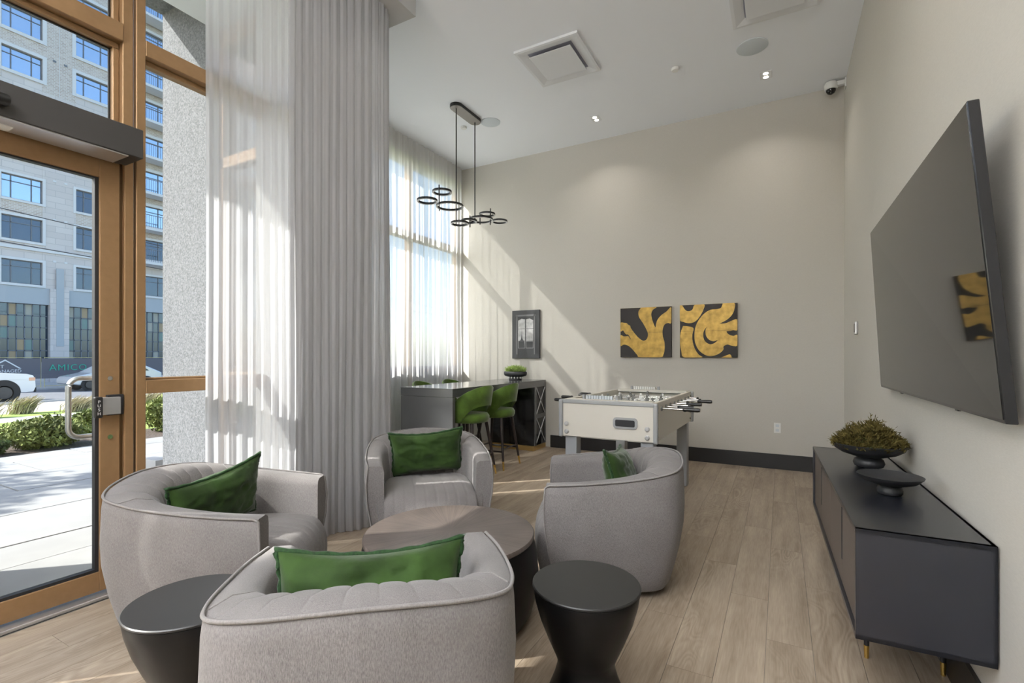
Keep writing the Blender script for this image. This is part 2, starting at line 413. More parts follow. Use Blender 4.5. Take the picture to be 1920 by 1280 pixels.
b = MB().box(XE - .02, XR, YS, -.6, -.004, -.001).build('floor_strip', M['plank'], fl)

st(MB().box(XB, XR + .1, YS, YB + .1, ZC, ZC + .2).build('ceiling', M['ceiling']))
st(MB().box(XB - .1, XR + .1, YB, YB + .15, -.12, ZC + .2).build('wall_back', M['wall']))
st(MB().box(XR, XR + .15, YS, YB, -.12, ZC + .2).build('wall_right', M['wall']))
st(MB().box(XE - .1, XR + .1, YS - .15, YS, -.12, ZC + .2).build('wall_front', M['wall']))
st(MB().box(-2.90, XR - .014, YB - .014, YB, 0, .172).build('baseboard_back', M['base']))
st(MB().box(XR - .014, XR, YS, YB, 0, .172).build('baseboard_right', M['base']))
st(MB().box(XE, -2.60, YS, 3.105, 4.06, ZC).build('ceiling_bulkhead', M['bulk']))
st(MB().box(XE - .14, -2.97, 2.22, 2.98, 0, 4.06).build('column', M['bulk']))
# strip of solid wall above bar window and at corner
st(MB().box(XB - .1, XB, YJ, YB, 3.95, ZC + .2).build('wall_left', M['wall']))

# ---- storefront glazing
FD = .13
def bars(parent, lst, m='bronze', name='mullion', bev=.003):
    for b_ in lst: MB().box(*b_).build(name, M[m], parent, bevel=bev, seg=1)
def pane(parent, x0, x1, y0, y1, z0, z1):
    MB().box(x0, x1, y0, y1, z0, z1).build('glass_pane', M['glass'], parent)
gx0, gx1 = XE - .085, XE - .075
w1 = st(bpy.data.objects.new('window_1', None)); COL.objects.link(w1)
bars(w1, [(XE - FD, XE, 1.407, 1.454, -.02, ZC), (XE - FD, XE, 1.454, 2.22, 3.035, 3.125),
          (XE - FD, XE, 1.454, 2.22, 1.085, 1.162), (XE - FD, XE, 1.454, 2.22, 0, .10), (XE - FD, XE, 1.454, 2.22, 4.16, ZC)])
bars(w1, [(XE - .10, XE - .05, 1.454, 2.22, 3.005, 3.035), (XE - .10, XE - .05, 1.454, 2.22, 1.162, 1.175)], 'bronze', 'glazing_stop')
pane(w1, gx0, gx1, 1.454, 2.22, .10, 1.085); pane(w1, gx0, gx1, 1.454, 2.22, 1.175, 3.005); pane(w1, gx0, gx1, 1.454, 2.22, 3.125, 4.16)
# transom above door
w2 = st(bpy.data.objects.new('window_2', None)); COL.objects.link(w2)
D0 = .33     # door other edge
bars(w2, [(XE - FD, XE - .01, 1.345, 1.395, 2.40, ZC), (XE - FD, XE, .28, 1.345, 3.055, 3.155), (XE - FD, XE, .28, 1.345, 2.39, 2.47),
          (XE - FD, XE, .20, .28, -.02, ZC), (XE - FD, XE, .28, 1.345, 4.16, ZC)])
bars(w2, [(XE - .10, XE - .05, .28, 1.345, 3.025, 3.055), (XE - .10, XE - .05, 1.315, 1.345, 2.47, 3.025), (XE - .10, XE - .05, 1.315, 1.345, 3.155, 4.16)], 'bronze', 'glazing_stop')
bars(w2, [(XE - .09, XE - .08, .28, 1.315, 3.018, 3.026), (XE - .09, XE - .08, 1.306, 1.315, 2.47, 3.02), (XE - .09, XE - .08, 1.306, 1.315, 3.155, 4.16)], 'gasket', 'gasket', 0)
bars(w2, [(XE - .05, XE - .03, 1.395, 1.407, 0, ZC)], 'alu', 'reveal_strip', 0)
bars(w2, [(XE - FD, XE - .05, 1.395, 1.407, 0, ZC)], 'bronzedk', 'reveal', 0)
pane(w2, gx0, gx1, .28, 1.315, 2.47, 3.02); pane(w2, gx0, gx1, .28, 1.315, 3.155, 4.16)
# glazing running on behind the camera
w3 = st(bpy.data.objects.new('window_3', None)); COL.objects.link(w3)
ys = [-6, -4.8, -3.6, -2.4, -1.2, .0]
for k in range(6):
    bars(w3, [(XE - FD, XE, ys[k], ys[k] + .07, 0, ZC)], bev=0)
bars(w3, [(XE - FD, XE, -6, .2, 3.035, 3.125), (XE - FD, XE, -6, .2, 0, .1), (XE - FD, XE, -6, .2, 4.16, ZC), (XE - FD, XE, -6, .2, 1.085, 1.162)], bev=0)
pane(w3, gx0, gx1, -6, .2, .1, 4.16)
# alcove: frontal glass and the long bar window
w4 = st(bpy.data.objects.new('window_4', None)); COL.objects.link(w4)
bars(w4, [(XB, XE - FD, YJ - .05, YJ + .05, 3.0, 3.10), (XB, XE - FD, YJ - .05, YJ + .05, 1.085, 1.162), (XB, XE - FD, YJ - .05, YJ + .05, -.02, .10),
          (XB, XE - FD, YJ - .05, YJ + .05, 4.1, ZC + .2), (XB, XB + .07, YJ - .05, YJ + .05, .10, 4.1)])
pane(w4, XB + .07, XE - FD, YJ - .005, YJ + .005, .1, 1.085); pane(w4, XB + .07, XE - FD, YJ - .005, YJ + .005, 1.162, 3.0); pane(w4, XB + .07, XE - FD, YJ - .005, YJ + .005, 3.1, 4.1)
w5 = st(bpy.data.objects.new('window_5', None)); COL.objects.link(w5)
for y in (YJ + .05, 4.0, 5.25, YB - .08):
    bars(w5, [(XB - .1, XB, y, y + .07, -.02, 3.95)])
bars(w5, [(XB - .1, XB, YJ, YB, 2.93, 3.03), (XB - .1, XB, YJ, YB, 1.07, 1.16), (XB - .1, XB, YJ, YB, -.02, .06)])
pane(w5, XB - .055, XB - .045, YJ, YB, 1.16, 2.93); pane(w5, XB - .055, XB - .045, YJ, YB, 3.03, 3.95)
MB().box(XB - .07, XB - .03, YJ + .12, YB, .06, 1.07).build('spandrel_panel', M['zinc'], w5)

# ---- door
dr = st(bpy.data.objects.new('door_1', None)); COL.objects.link(dr)
xd0, xd1 = XE - .075, XE - .02
def part(name, m, b_, parent, bevel=.002, smooth=False): return MB().box(*b_).build(name, M[m], parent, bevel=bevel, seg=1)
part('stile', 'bronze', (xd0, xd1, 1.243, 1.335, .03, 2.37), dr); part('stile', 'bronze', (xd0, xd1, .30, .39, .03, 2.37), dr)
part('top_rail', 'bronze', (xd0, xd1, .39, 1.243, 2.27, 2.37), dr); part('bottom_rail', 'bronze', (xd0, xd1, .39, 1.243, .03, .135), dr)
part('jamb', 'bronzedk', (xd0 - .03, xd1 - .01, 1.335, 1.352, .0, 2.40), dr); part('jamb', 'bronze', (XE - FD, XE - .005, 1.352, 1.395, 0, 2.40), dr)
part('gasket', 'gasket', (xd0 + .01, xd1 - .012, 1.226, 1.243, .135, 2.27), dr, 0)
part('gasket', 'gasket', (xd0 + .01, xd1 - .012, .39, 1.226, 2.262, 2.27), dr, 0)
part('gasket', 'gasket', (xd0 + .01, xd1 - .012, .39, 1.226, .135, .150), dr, 0)
pane(dr, XE - .055, XE - .045, .39, 1.23, .14, 2.265)
part('threshold', 'alu', (XE - .11, XE + .035, .28, 1.40, 0, .018), dr)
hd = MB()
hp = []
hx = XE - .15
def arc(cy, cz, r, a0, a1, n=8): return [(hx, cy + r * math.cos(a0 + (a1 - a0) * k / n), cz + r * math.sin(a0 + (a1 - a0) * k / n)) for k in range(n + 1)]
pts = [(xd0, 1.287, 1.18), (xd0 - .06, 1.287, 1.18)] + [(hx, 1.27, 1.18)] + arc(1.205, 1.13, .05, PI / 2, PI) + arc(1.205, .91, .05, PI, 1.5 * PI) + [(hx, 1.27, .86), (xd0 - .06, 1.287, .86), (xd0, 1.287, .86)]
hd.tube(pts, .0135, 12).build('pull_handle', M['steel'], dr, smooth=True)
for z in (1.18, .86): MB().cyl((xd1, 1.288, z), .012, .006, 16, 'x').build('bolt', M['chrome'], dr, smooth=True)
lk = part('latch_plate', 'alu', (xd1, xd1 + .045, 1.235, 1.322, .985, 1.078), dr)
part('strike_box', 'gasket', (xd1 - .001, xd1 + .02, 1.27, 1.345, .978, 1.09), dr)
pd = MB().grid([[(xd1 + .045 + .018 * math.cos(a), 1.222 + .022 * math.sin(a) * 1.0, z) for z in (.972, 1.085)] for a in [PI * .5 * (k / 6 * 2 - 1) for k in range(7)]])
pd = MB().box(xd1 + .03, xd1 + .062, 1.198, 1.236, .972, 1.085).build('push_paddle', M['blackp'], dr, bevel=.008, seg=3)
for k, ch in enumerate('PUSH'):
    text('lettering', ch, .022, M['bwhite'], pd, (xd1 + .063, 1.217, 1.058 - k * .021), (PI / 2, 0, PI / 2), .0005)
# door operator
op = thing('door_operator', 'long black automatic door opener box mounted above the glass door', 'door opener', (XE, .84, 2.365))
MB().box(0, .193, -.62, .515, 0, .155).build('cover', M['opbox'], op, bevel=.003, seg=1)
MB().box(.01, .183, -.60, .45, -.006, 0).build('underside_plate', M['alu'], op)
sn = MB().lathe([(.030, -.10), (.033, -.095), (.033, .05), (.026, .06), (.026, .10), (.02, .108)], (.222, -.125, .062), 20, 'y').build('motion_sensor', M['blackp'], op, smooth=True)
MB().box(.03, .10, -.25, .03, -.010, -.006).build('status_label', M['white'], op)

# ================================================================== CURTAINS
def catmull(P, n):
    out = []
    P = [Vector(p) for p in P]; Q = [P[0] * 2 - P[1]] + P + [P[-1] * 2 - P[-2]]
    for i in range(1, len(Q) - 2):
        for k in range(n):
            t = k / n
            out.append(.5 * ((2 * Q[i]) + (Q[i + 1] - Q[i - 1]) * t + (2 * Q[i - 1] - 5 * Q[i] + 4 * Q[i + 1] - Q[i + 2]) * t * t + (3 * Q[i] - Q[i - 1] - 3 * Q[i + 1] + Q[i + 2]) * t ** 3))
    out.append(P[-1]); return out
def resample(P, step):
    out = [P[0].copy()]; acc = 0
    for a, b_ in zip(P[:-1], P[1:]):
        d = (b_ - a).length; t = step - acc
        while t <= d: out.append(a + (b_ - a) * (t / d)); t += step
        acc = (acc + d) % step
    return out
def curtain(name, path, z0, z1, m, amp, lam, seed, label, rows=26, flare=0.02):
    P = resample(catmull([(x, y, 0) for x, y in path], 40), .005)
    r = random.Random(seed); ph = 0; phs = []
    for i in range(len(P)):
        l_ = lam * (1 + .55 * noise.noise(Vector((i * .005 * 3.1, seed, 0))))
        ph += 2 * PI * .005 / l_; phs.append(ph)
    G = []
    for j in range(rows + 1):
        k = j / rows; z = z1 + (z0 - z1) * k; row = []
        for i, p in enumerate(P):
            t = (P[min(i + 1, len(P) - 1)] - P[max(i - 1, 0)]).normalized(); nrm = Vector((-t.y, t.x, 0))
            s_ = i * .005
            a = amp * (.65 + .35 * k) * (1 + .6 * noise.noise(Vector((s_ * 2.2, k * .8, seed + 5))))
            o = a * math.sin(phs[i]) + a * .35 * math.sin(phs[i] * 2.3 + 1.1 + k) + (flare * k + .004) * noise.noise(Vector((s_ * 5 + k * 1.3, k * 2.0, seed + 9)))
            tt = .3 * a * math.cos(phs[i]) + .010 * k * noise.noise(Vector((s_ * 4, k * 1.5, seed)))
            q = p + nrm * o + t * tt
            row.append((q.x, q.y, z))
        G.append(row)
    o = MB().grid(G).build(name, m, smooth=True, angle=180)
    return tag(o, label, 'curtain')
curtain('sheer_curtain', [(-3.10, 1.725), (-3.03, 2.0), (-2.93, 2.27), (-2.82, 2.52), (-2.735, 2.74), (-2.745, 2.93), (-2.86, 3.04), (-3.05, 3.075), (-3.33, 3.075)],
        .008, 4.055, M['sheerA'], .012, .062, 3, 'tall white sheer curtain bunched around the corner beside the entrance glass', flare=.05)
curtain('sheer_curtain', [(-3.41, 3.07), (-3.55, 3.09), (-3.70, 3.07), (-3.86, 3.08)], .008, 4.22, M['sheerB'], .016, .06, 11,
        'narrow white sheer panel in the bar corner, hidden behind the big corner curtain')
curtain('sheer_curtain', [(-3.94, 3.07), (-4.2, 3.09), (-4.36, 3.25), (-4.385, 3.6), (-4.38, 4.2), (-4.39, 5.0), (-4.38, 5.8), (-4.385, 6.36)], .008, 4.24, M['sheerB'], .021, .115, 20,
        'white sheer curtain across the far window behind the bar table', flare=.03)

# ================================================================== ARMCHAIRS
def smooth_curve(P, n): return catmull(P, n)
def make_armchair():
    t = thing('armchair', '', 'armchair', group='light grey barrel swivel armchairs around the coffee table')
    out = [(.392, .334), (.411, .15), (.410, -.06), (.392, -.22), (.347, -.335), (.243, -.395), (.11, -.422), (0, -.43)]
    inn = [(.292, .334), (.302, .15), (.298, .00), (.278, -.10), (.225, -.175), (.15, -.215), (.07, -.235), (0, -.24)]
    top = [.612, .628, .650, .672, .694, .712, .725, .73]
    n = 12
    O = catmull([(a, b_, c) for (a, b_), c in zip(out, top)], n); I = catmull([(a, b_, c) for (a, b_), c in zip(inn, top)], n)
    def mirror(A): return A + [Vector((-p.x, p.y, p.z)) for p in reversed(A[:-1])]
    O = mirror(O); I = mirror(I); N = len(O)
    k0 = 3 * n + 4; k1 = N - 1 - k0    # arm | back | arm
    def section(i, rib=0.0, corner=1.0):
        o, q = O[i], I[i]; h = o.z; d = Vector((q.x - o.x, q.y - o.y, 0)); w = d.length; u = d / w
        c0 = Vector((0, -.03, 0))
        def sc(k, z):
            return Vector(((o.x - c0.x) * k + c0.x, (o.y - c0.y) * k + c0.y, z))
        S_ = [sc(.80, .045), sc(.84, .07), sc(.90, .16), sc(.962, .27), sc(1.012, .40), sc(1.024, .50), sc(1.012, h - .05), sc(1.0, h - .010)]
        back = min(1, max(0, (w - .10) / .08))
        to = Vector((o.x, o.y, 0))
        S_.append(to + u * .012 + Vector((0, 0, h)))
        S_.append(to + u * (w * .40) + Vector((0, 0, h + .010 * back + rib * .4)))
        S_.append(to + u * (w * .72) + Vector((0, 0, h - .006 * back + rib * .7)))
        S_.append(to + u * (w * .93) + Vector((0, 0, h - .012 - .025 * back)) + u * rib * .6)
        S_.append(to + u * (w * 1.0) + Vector((0, 0, h - .04 - .05 * back)) + u * rib)
        S_.append(to + u * (w * 1.0 + .012 * back) + Vector((0, 0, h - .16)) + u * rib)
        S_.append(to + u * (w * 1.0 + .018 * back) + Vector((0, 0, .36)) + u * rib)
        return S_
    # arms
    for rng in (range(0, k0 + 1), range(k1, N)):
        G = [section(i) for i in rng]
        mb = MB().grid(G)
        endi = 0 if rng[0] == 0 else len(G) - 1
        e = G[endi]; sgn = 1 if rng[0] == 0 else -1
        # front face, slightly domed, closed down to the base
        cap = list(e) + [Vector((e[-1].x, e[-1].y, .10)), Vector((e[0].x * .9 + e[-1].x * .1, e[0].y, .045))]
        cc = sum(cap, Vector()) / len(cap) + Vector((0, .012, 0))
        o_ = len(mb.v); mb.v += [tuple(p) for p in cap] + [tuple(cc)]
        mb.f += [(o_ + a, o_ + (a + 1) % len(cap), o_ + len(cap)) for a in range(len(cap))]
        mb.build('arm', M['chair'], t, smooth=True, angle=50)
    # channelled back
    G = []; idx = []
    total = k1 - k0; NR = 9
    sub = 4
    for ii in range(total * sub + 1):
        f_ = ii / sub; a = k0 + int(f_); fr = f_ - int(f_)
        s0 = section(min(a, k1)); s1 = section(min(a + 1, k1))
        s = [p.lerp(q, fr) for p, q in zip(s0, s1)]
        u = f_ / total * NR; c = abs(math.sin(PI * u)) ** .25
        rib = .015 * c - .006
        s2a = section(min(a, k1), rib); s2b = section(min(a + 1, k1), rib)
        s2 = [p.lerp(q, fr) for p, q in zip(s2a, s2b)]
        G.append([q if k > 8 else p for k, (p, q) in enumerate(zip(s, s2))])
    MB().grid(G).build('backrest', M['chair'], t, smooth=True, angle=75)
    for kk in (k0, k1): MB().tube([p + Vector((0, 0, .0012)) for p in section(kk)[8:]], .0028, 6).build('seam', M['pipe'], t, smooth=True)
    # piping on the outer top edge, turning down at arm fronts
    P = []
    def tip(i, sgn):
        s = section(i); return [Vector((p.x, p.y + .004, p.z)) for p in s[:8]]
    P += [p for p in tip(0, 1)]
    P += [Vector((o.x, o.y, o.z)) + Vector((0, 0, .001)) for o in O[1:-1]]
    P += list(reversed(tip(N - 1, -1)))
    MB().tube(P, .0055, 6).build('piping', M['pipe'], t, smooth=True, angle=180)
    # seat, channelled, with waterfall front
    rows = []; W_ = .292; NC = 9; M_ = 72
    prof = [(-.26, .36), (-.24, .415), (-.15, .428), (0, .436), (.16, .438), (.27, .430), (.335, .405), (.372, .35), (.385, .28), (.380, .19), (.355, .10), (.33, .055)]
    prof = catmull([(a, b_, 0) for a, b_ in prof], 4)
    for j, p in enumerate(prof):
        row = []
        for i in range(M_ + 1):
            u = i / M_ * 2 - 1; x = u * W_
            if p.x > .30: x *= 1.01
            g = (abs(math.sin(PI * (u + 1) / 2 * NC)) ** .2) * .0035
            nx = prof[min(j + 1, len(prof) - 1)] - prof[max(j - 1, 0)]; nv = Vector((-nx.y, nx.x, 0)).normalized()
            bow = .03 * (1 - u * u) * max(0, min(1, (p.x + .1) / .4))
            q = Vector((p.x, p.y, 0)) + nv * g
            edge = -.02 * (abs(u) ** 8)
            row.append((x, q.x + bow, q.y + edge))
        row = [(row[0][0], min(.26, row[0][1] - .02), row[0][2])] + row + [(row[-1][0], min(.26, row[-1][1] - .02), row[-1][2])]
        rows.append(row)
    MB().grid(rows).build('seat', M['chair'], t, smooth=True, angle=75)
    # underside + swivel base
    und = [(.0, 0)]
    MB().extrude([(p.x * .80, (p.y + .03) * .80 - .03) for p in O], lambda a, b_: (a, b_, .047), lambda a, b_: (a, b_, .052)).build('underside', M['blackp'], t)
    MB().lathe([(.24, 0), (.25, .006), (.25, .022), (.10, .03), (.10, .048)], (0, -.03, 0), 40).build('swivel_base', M['blackp'], t, smooth=True)
    return t
AC = {}
ac = make_armchair()
def fz(theta): return theta - PI / 2      # local +y faces theta
ac.location = (-2.415, 1.455, 0); ac.rotation_euler = (0, 0, fz(.53)); ac['label'] = 'light grey barrel armchair at the left, next to the glass entrance door'
AC['B'] = ac
AC['C'] = dup(ac, (-1.105, 1.125, 0), fz(2.27), 'nearest light grey barrel armchair, its back turned to the viewer')
AC['A'] = dup(ac, (-2.195, 2.745, 0), fz(-.82), 'light grey barrel armchair facing the viewer in front of the bar table')
AC['D'] = dup(ac, (-.925, 2.845, 0), fz(3.52), 'light grey barrel armchair on the right, in front of the foosball table')

# ================================================================== CUSHIONS
def make_cushion(w, h, d, seed, label, loc, rot):
    t = thing('cushion', label, 'cushion', loc, 0, 'green velvet cushions on the armchairs'); t.rotation_euler = rot
    n = 34; F = []; 
    def shape(u, v, s):
        e = (1 - abs(u) ** 2.6) * (1 - abs(v) ** 2.6)
        th = d / 2 * max(0, e) ** .55
        pin = 1 - .10 * (1 - abs(v) ** 2) * (abs(u) ** 3); pin2 = 1 - .19 * (1 - abs(u) ** 2) * (abs(v) ** 3)
        x = u * w / 2 * pin; z = v * h / 2 * pin2
        q = Vector((u * 2.2, v * 2.2, seed + s))
        th += (.014 * noise.noise(q * 1.3) + .008 * noise.noise(q * 3.1)) * min(1, e * 2)
        return (x, s * th, z)
    for s in (1, -1):
        F.append([[shape(-1 + 2 * i / n, -1 + 2 * j / n, s) for i in range(n + 1)] for j in range(n + 1)])
    mb = MB(); mb.grid(F[0]); mb.grid(F[1], flip=True)
    o = mb.build('cover', M['velvet'], t, smooth=True, angle=180)
    edge = [shape(-1 + 2 * i / n, -1, 0) for i in range(n)] + [shape(1, -1 + 2 * i / n, 0) for i in range(n)] + [shape(1 - 2 * i / n, 1, 0) for i in range(n)] + [shape(-1, 1 - 2 * i / n, 0) for i in range(n)]
    e2 = []
    for k, p in enumerate(edge):
        q = Vector(p); c = 1 + .012 * math.sin(k * 1.3) ; e2.append(q * c)
    MB().tube(e2, .0085, 8, closed=True).build('trim', M['velvetdk'], t, smooth=True, angle=180)
    return t
def chair_pt(k, x, y, z):
    return AC[k].matrix_basis @ Vector((x, y, z))
bpy.context.view_layer.update()
def put_cushion(k, x, y, z, yaw, lean, roll, label, seed, w=.50, h=.33, d=.15):
    p = chair_pt(k, x, y, z); rz = AC[k].rotation_euler.z + yaw
    R_ = Matrix.Rotation(rz, 4, 'Z') @ Matrix.Rotation(lean, 4, 'X') @ Matrix.Rotation(roll, 4, 'Y')
    return make_cushion(w, h, d, seed, label, p, R_.to_euler())
put_cushion('A', -.005, -.10, .605, 0, -.24, .06, 'green velvet cushion facing the viewer on the armchair in front of the bar table', 1.3, w=.53, h=.34)
put_cushion('B', .02, -.05, .588, -.30, -.20, .12, 'green velvet cushion leaning in the left armchair beside the entrance door', 5.1, w=.53)
put_cushion('C', .0, -.115, .585, 0, -.30, 0, 'green velvet cushion in the nearest armchair, seen from behind its backrest', 9.7, w=.54, h=.34, d=.19)
put_cushion('D', -.04, -.09, .60, -.25, -.32, .10, 'green velvet cushion seen edge-on in the right armchair by the foosball table', 14.2, w=.48)

# ================================================================== TABLES
ct = thing('coffee_table', 'round dark drum coffee table with radial wood-grain top between the armchairs', 'coffee table', (-1.465, 2.015, 0))
def top_radial():
    m = bpy.data.materials.new('sunburst_veneer'); m.use_nodes = True
    n = m.node_tree.nodes; l = m.node_tree.links; b_ = n['Principled BSDF']
    tc = n.new('ShaderNodeTexCoord'); sx = n.new('ShaderNodeSeparateXYZ'); l.new(tc.outputs['Object'], sx.inputs[0])
    at = n.new('ShaderNodeMath'); at.operation = 'ARCTAN2'; l.new(sx.outputs[1], at.inputs[0]); l.new(sx.outputs[0], at.inputs[1])
    ln = n.new('ShaderNodeVectorMath'); ln.operation = 'LENGTH'; l.new(tc.outputs['Object'], ln.inputs[0])
    cx = n.new('ShaderNodeCombineXYZ'); ma = n.new('ShaderNodeMath'); ma.operation = 'MULTIPLY'; ma.inputs[1].default_value = 22
    l.new(at.outputs[0], ma.inputs[0]); l.new(ma.outputs[0], cx.inputs[0]); l.new(ln.outputs['Value'], cx.inputs[1])
    nz = n.new('ShaderNodeTexNoise'); nz.inputs['Scale'].default_value = 1.6; nz.inputs['Detail'].default_value = 8; nz.inputs['Roughness'].default_value = .75
    l.new(cx.outputs[0], nz.inputs['Vector'])
    big = n.new('ShaderNodeTexNoise'); big.inputs['Scale'].default_value = 5; l.new(tc.outputs['Object'], big.inputs['Vector'])
    ad = n.new('ShaderNodeMath'); ad.operation = 'MULTIPLY_ADD'; ad.inputs[1].default_value = .35; l.new(big.outputs['Fac'], ad.inputs[0]); l.new(nz.outputs['Fac'], ad.inputs[2])
    r = n.new('ShaderNodeValToRGB'); r.color_ramp.elements[0].position = .48; r.color_ramp.elements[0].color = (.034, .026, .022, 1)
    r.color_ramp.elements[1].position = .86; r.color_ramp.elements[1].color = (.125, .10, .087, 1)
    l.new(ad.outputs[0], r.inputs[0]); l.new(r.outputs[0], b_.inputs['Base Color']); b_.inputs['Roughness'].default_value = .44
    b_.inputs['Specular IOR Level'].default_value = .55
    bp = n.new('ShaderNodeBump'); bp.inputs['Strength'].default_value = .25; bp.inputs['Distance'].default_value = .002
    l.new(nz.outputs['Fac'], bp.inputs['Height']); l.new(bp.outputs[0], b_.inputs['Normal'])
    return m
M['radial'] = top_radial()
MB().lathe([(.419, .395), (.426, .402), (.426, .414), (.421, .42), (.2, .42), (.01, .42)], n=80).build('tabletop', M['radial'], ct, smooth=True)
MB().lathe([(.36, 0), (.385, .004), (.415, .05), (.437, .13), (.446, .22), (.440, .31), (.424, .385), (.420, .396)], n=80).build('drum_base', M['tblack'], ct, smooth=True)
def hourglass(loc, label, r=.19, h=.50):
    t = thing('side_table', label, 'side table', loc, 0, 'black hourglass side tables')
    MB().lathe([(r - .006, h - .012), (r, h - .008), (r, h - .003), (r - .003, h), (r * .5, h), (.01, h)], n=64).build('tabletop', M['tblacktop'], t, smooth=True)
    pr = [(.172, 0), (.178, .004), (.172, .03), (.14, .10), (.112, .17), (.102, .205), (.100, .225), (.106, .245), (.135, .31), (.163, .38), (.180, .44), (r - .003, h - .016), (r - .004, h - .012)]
    MB().lathe([(a * r / .19, b_) for a, b_ in pr], n=64).build('hourglass_base', M['tblack'], t, smooth=True, angle=60)
    return t
hourglass((-.605, 1.645, 0), 'black hourglass side table standing right of the nearest armchair')
hourglass((-1.70, .905, 0), 'black hourglass side table between the left armchair and the nearest armchair')

# ================================================================== SIDEBOARD
sb = thing('sideboard', 'long low charcoal sideboard with taupe doors and gold-tipped legs under the television', 'sideboard', (.418, 2.09, 0), .0235)
X0, X1, Y0, Y1, Z0, Z1 = -.188, .184, 0, 1.76, .31, .697
tk = .016
MB().box(X0, X1, Y0, Y1, Z1 - tk, Z1).box(X0, X1, Y0, Y1, Z0, Z0 + tk).box(X0, X1, Y0, Y0 + tk, Z0, Z1).box(X0, X1, Y1 - tk, Y1, Z0, Z1).box(X1 - .01, X1, Y0, Y1, Z0, Z1).build('carcass', M['side'], sb)
dw = (Y1 - Y0 - 2 * tk) / 4
for k in range(4):
    a = Y0 + tk + k * dw
    s0 = .012 if k in (1, 3) else .0015; s1 = .012 if k in (0, 2) else .0015
    zlo = Z0 + tk + .002; zhi = Z1 - tk - .002
    p = [(a + .0015, zlo), (a + dw - .0015, zlo)]
    # slot notch
    zs0, zs1 = zlo + .10, zhi - .03
    if k in (0, 2): p += [(a + dw - .0015, zs0), (a + dw - .010, zs0), (a + dw - .010, zs1), (a + dw - .0015, zs1), (a + dw - .0015, zhi), (a + .0015, zhi)]
    else: p = [(a + .0015, zlo), (a + dw - .0015, zlo), (a + dw - .0015, zhi), (a + .0015, zhi), (a + .0015, zs1), (a + .010, zs1), (a + .010, zs0), (a + .0015, zs0)]
    MB().extrude(p, lambda u, v: (X0 + .012, u, v), lambda u, v: (X0 + .03, u, v)).build('door', M['sidedoor'], sb)
for k in (0, 2):
    yc = Y0 + tk + (k + 1) * dw; MB().box(X0 + .0100, X0 + .030, yc - .0098, yc + .0098, Z0 + tk + .103, Z1 - tk - .033).build('slot_shade_insert', M['gasket'], sb)  # black insert stands in for the shade inside the door slot
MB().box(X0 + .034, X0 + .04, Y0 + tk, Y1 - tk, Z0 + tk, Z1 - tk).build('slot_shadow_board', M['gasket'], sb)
for (x, y) in ((-.082, .50), (.174, .50), (-.02, 1.34), (.166, 1.34)):
    lg = MB().lathe([(.010, .055), (.0125, Z0)], (x, y, 0), 14).build('leg', M['gasket'], sb, smooth=True)
    MB().lathe([(.0085, 0), (.0105, .055)], (x, y, 0), 14).build('gold_tip', M['gold'], lg, smooth=True)
MB().box(-.09, .18, .49, .51, Z0 - .02, Z0).build('leg_rail', M['gasket'], sb)
MB().box(-.03, .17, 1.33, 1.35, Z0 - .02, Z0).build('leg_rail', M['gasket'], sb)

def sprigs(mb, cx, cy, z, rx, ry, h, n, seed, ln=.03, w=.003, up=.5):
    r = random.Random(seed)
    for _ in range(n):
        a = r.random() * 2 * PI; q = r.random() ** .5
        x, y = cx + rx * q * math.cos(a), cy + ry * q * math.sin(a)
        hh = h * (1 - q * q * .8) * (.35 + .65 * r.random()) * (1 + .55 * noise.noise(Vector((x * 17, y * 17, seed))))
        p = Vector((x, y, z + hh)); 
        d = Vector((math.cos(a) * q + r.gauss(0, .6), math.sin(a) * q + r.gauss(0, .6), up + r.random())).normalized()
        l_ = ln * (.5 + r.random()); s_ = d.cross(Vector((r.gauss(0, 1), r.gauss(0, 1), r.gauss(0, 1)))).normalized() * w
        e = p + d * l_; mid = p + d * l_ * .5
        mb.raw([p - s_ * .4, mid - s_, e, mid + s_], [(0, 1, 2, 3)])
        for _2 in range(2):
            d2 = (d + Vector((r.gauss(0, .8), r.gauss(0, .8), r.gauss(0, .5)))).normalized(); b_ = p + d * l_ * (.4 + .4 * r.random()); e2 = b_ + d2 * l_ * .5
            s2 = d2.cross(Vector((r.gauss(0, 1), r.gauss(0, 1), r.gauss(0, 1)))).normalized() * w * .8
            mb.raw([b_, (b_ + e2) / 2 - s2, e2, (b_ + e2) / 2 + s2], [(0, 1, 2, 3)])
    return mb
ZT = .6975
pb = thing('pedestal_bowl', 'black footed bowl filled with dried moss on the sideboard', 'bowl', (.420, 3.27, ZT))
MB().lathe([(.050, 0), (.066, .008), (.072, .025), (.066, .045), (.05, .056), (.075, .062), (.125, .078), (.158, .100), (.170, .128), (.166, .130), (.150, .105), (.11, .088), (.01, .080)], n=56).build('bowl', M['ceramic'], pb, smooth=True, angle=60)
mo = sprigs(MB(), 0, 0, .09, .150, .150, .135, 3600, 3, .034, .003).build('dried_moss', M['moss'], pb)
mo['kind'] = 'stuff'
mo = sprigs(MB(), 0, 0, .09, .14, .14, .09, 1200, 8, .025, .004).build('green_moss', M['moss2'], pb); mo['kind'] = 'stuff'
MB().lathe([(.02, .085), (.12, .092), (.150, .112), (.12, .130), (.06, .150), (.01, .155)], n=30).build('moss_bed', M['moss2'], pb, smooth=True)
p2 = thing('pedestal_dish', 'small empty black footed dish on the sideboard, nearer than the moss bowl', 'dish', (.418, 2.67, ZT))
MB().lathe([(.038, 0), (.045, .006), (.047, .02), (.042, .036), (.036, .042), (.06, .046), (.095, .058), (.117, .078), (.120, .084), (.116, .083), (.09, .070), (.05, .062), (.01, .060)], n=56).build('dish', M['ceramic'], p2, smooth=True, angle=60)

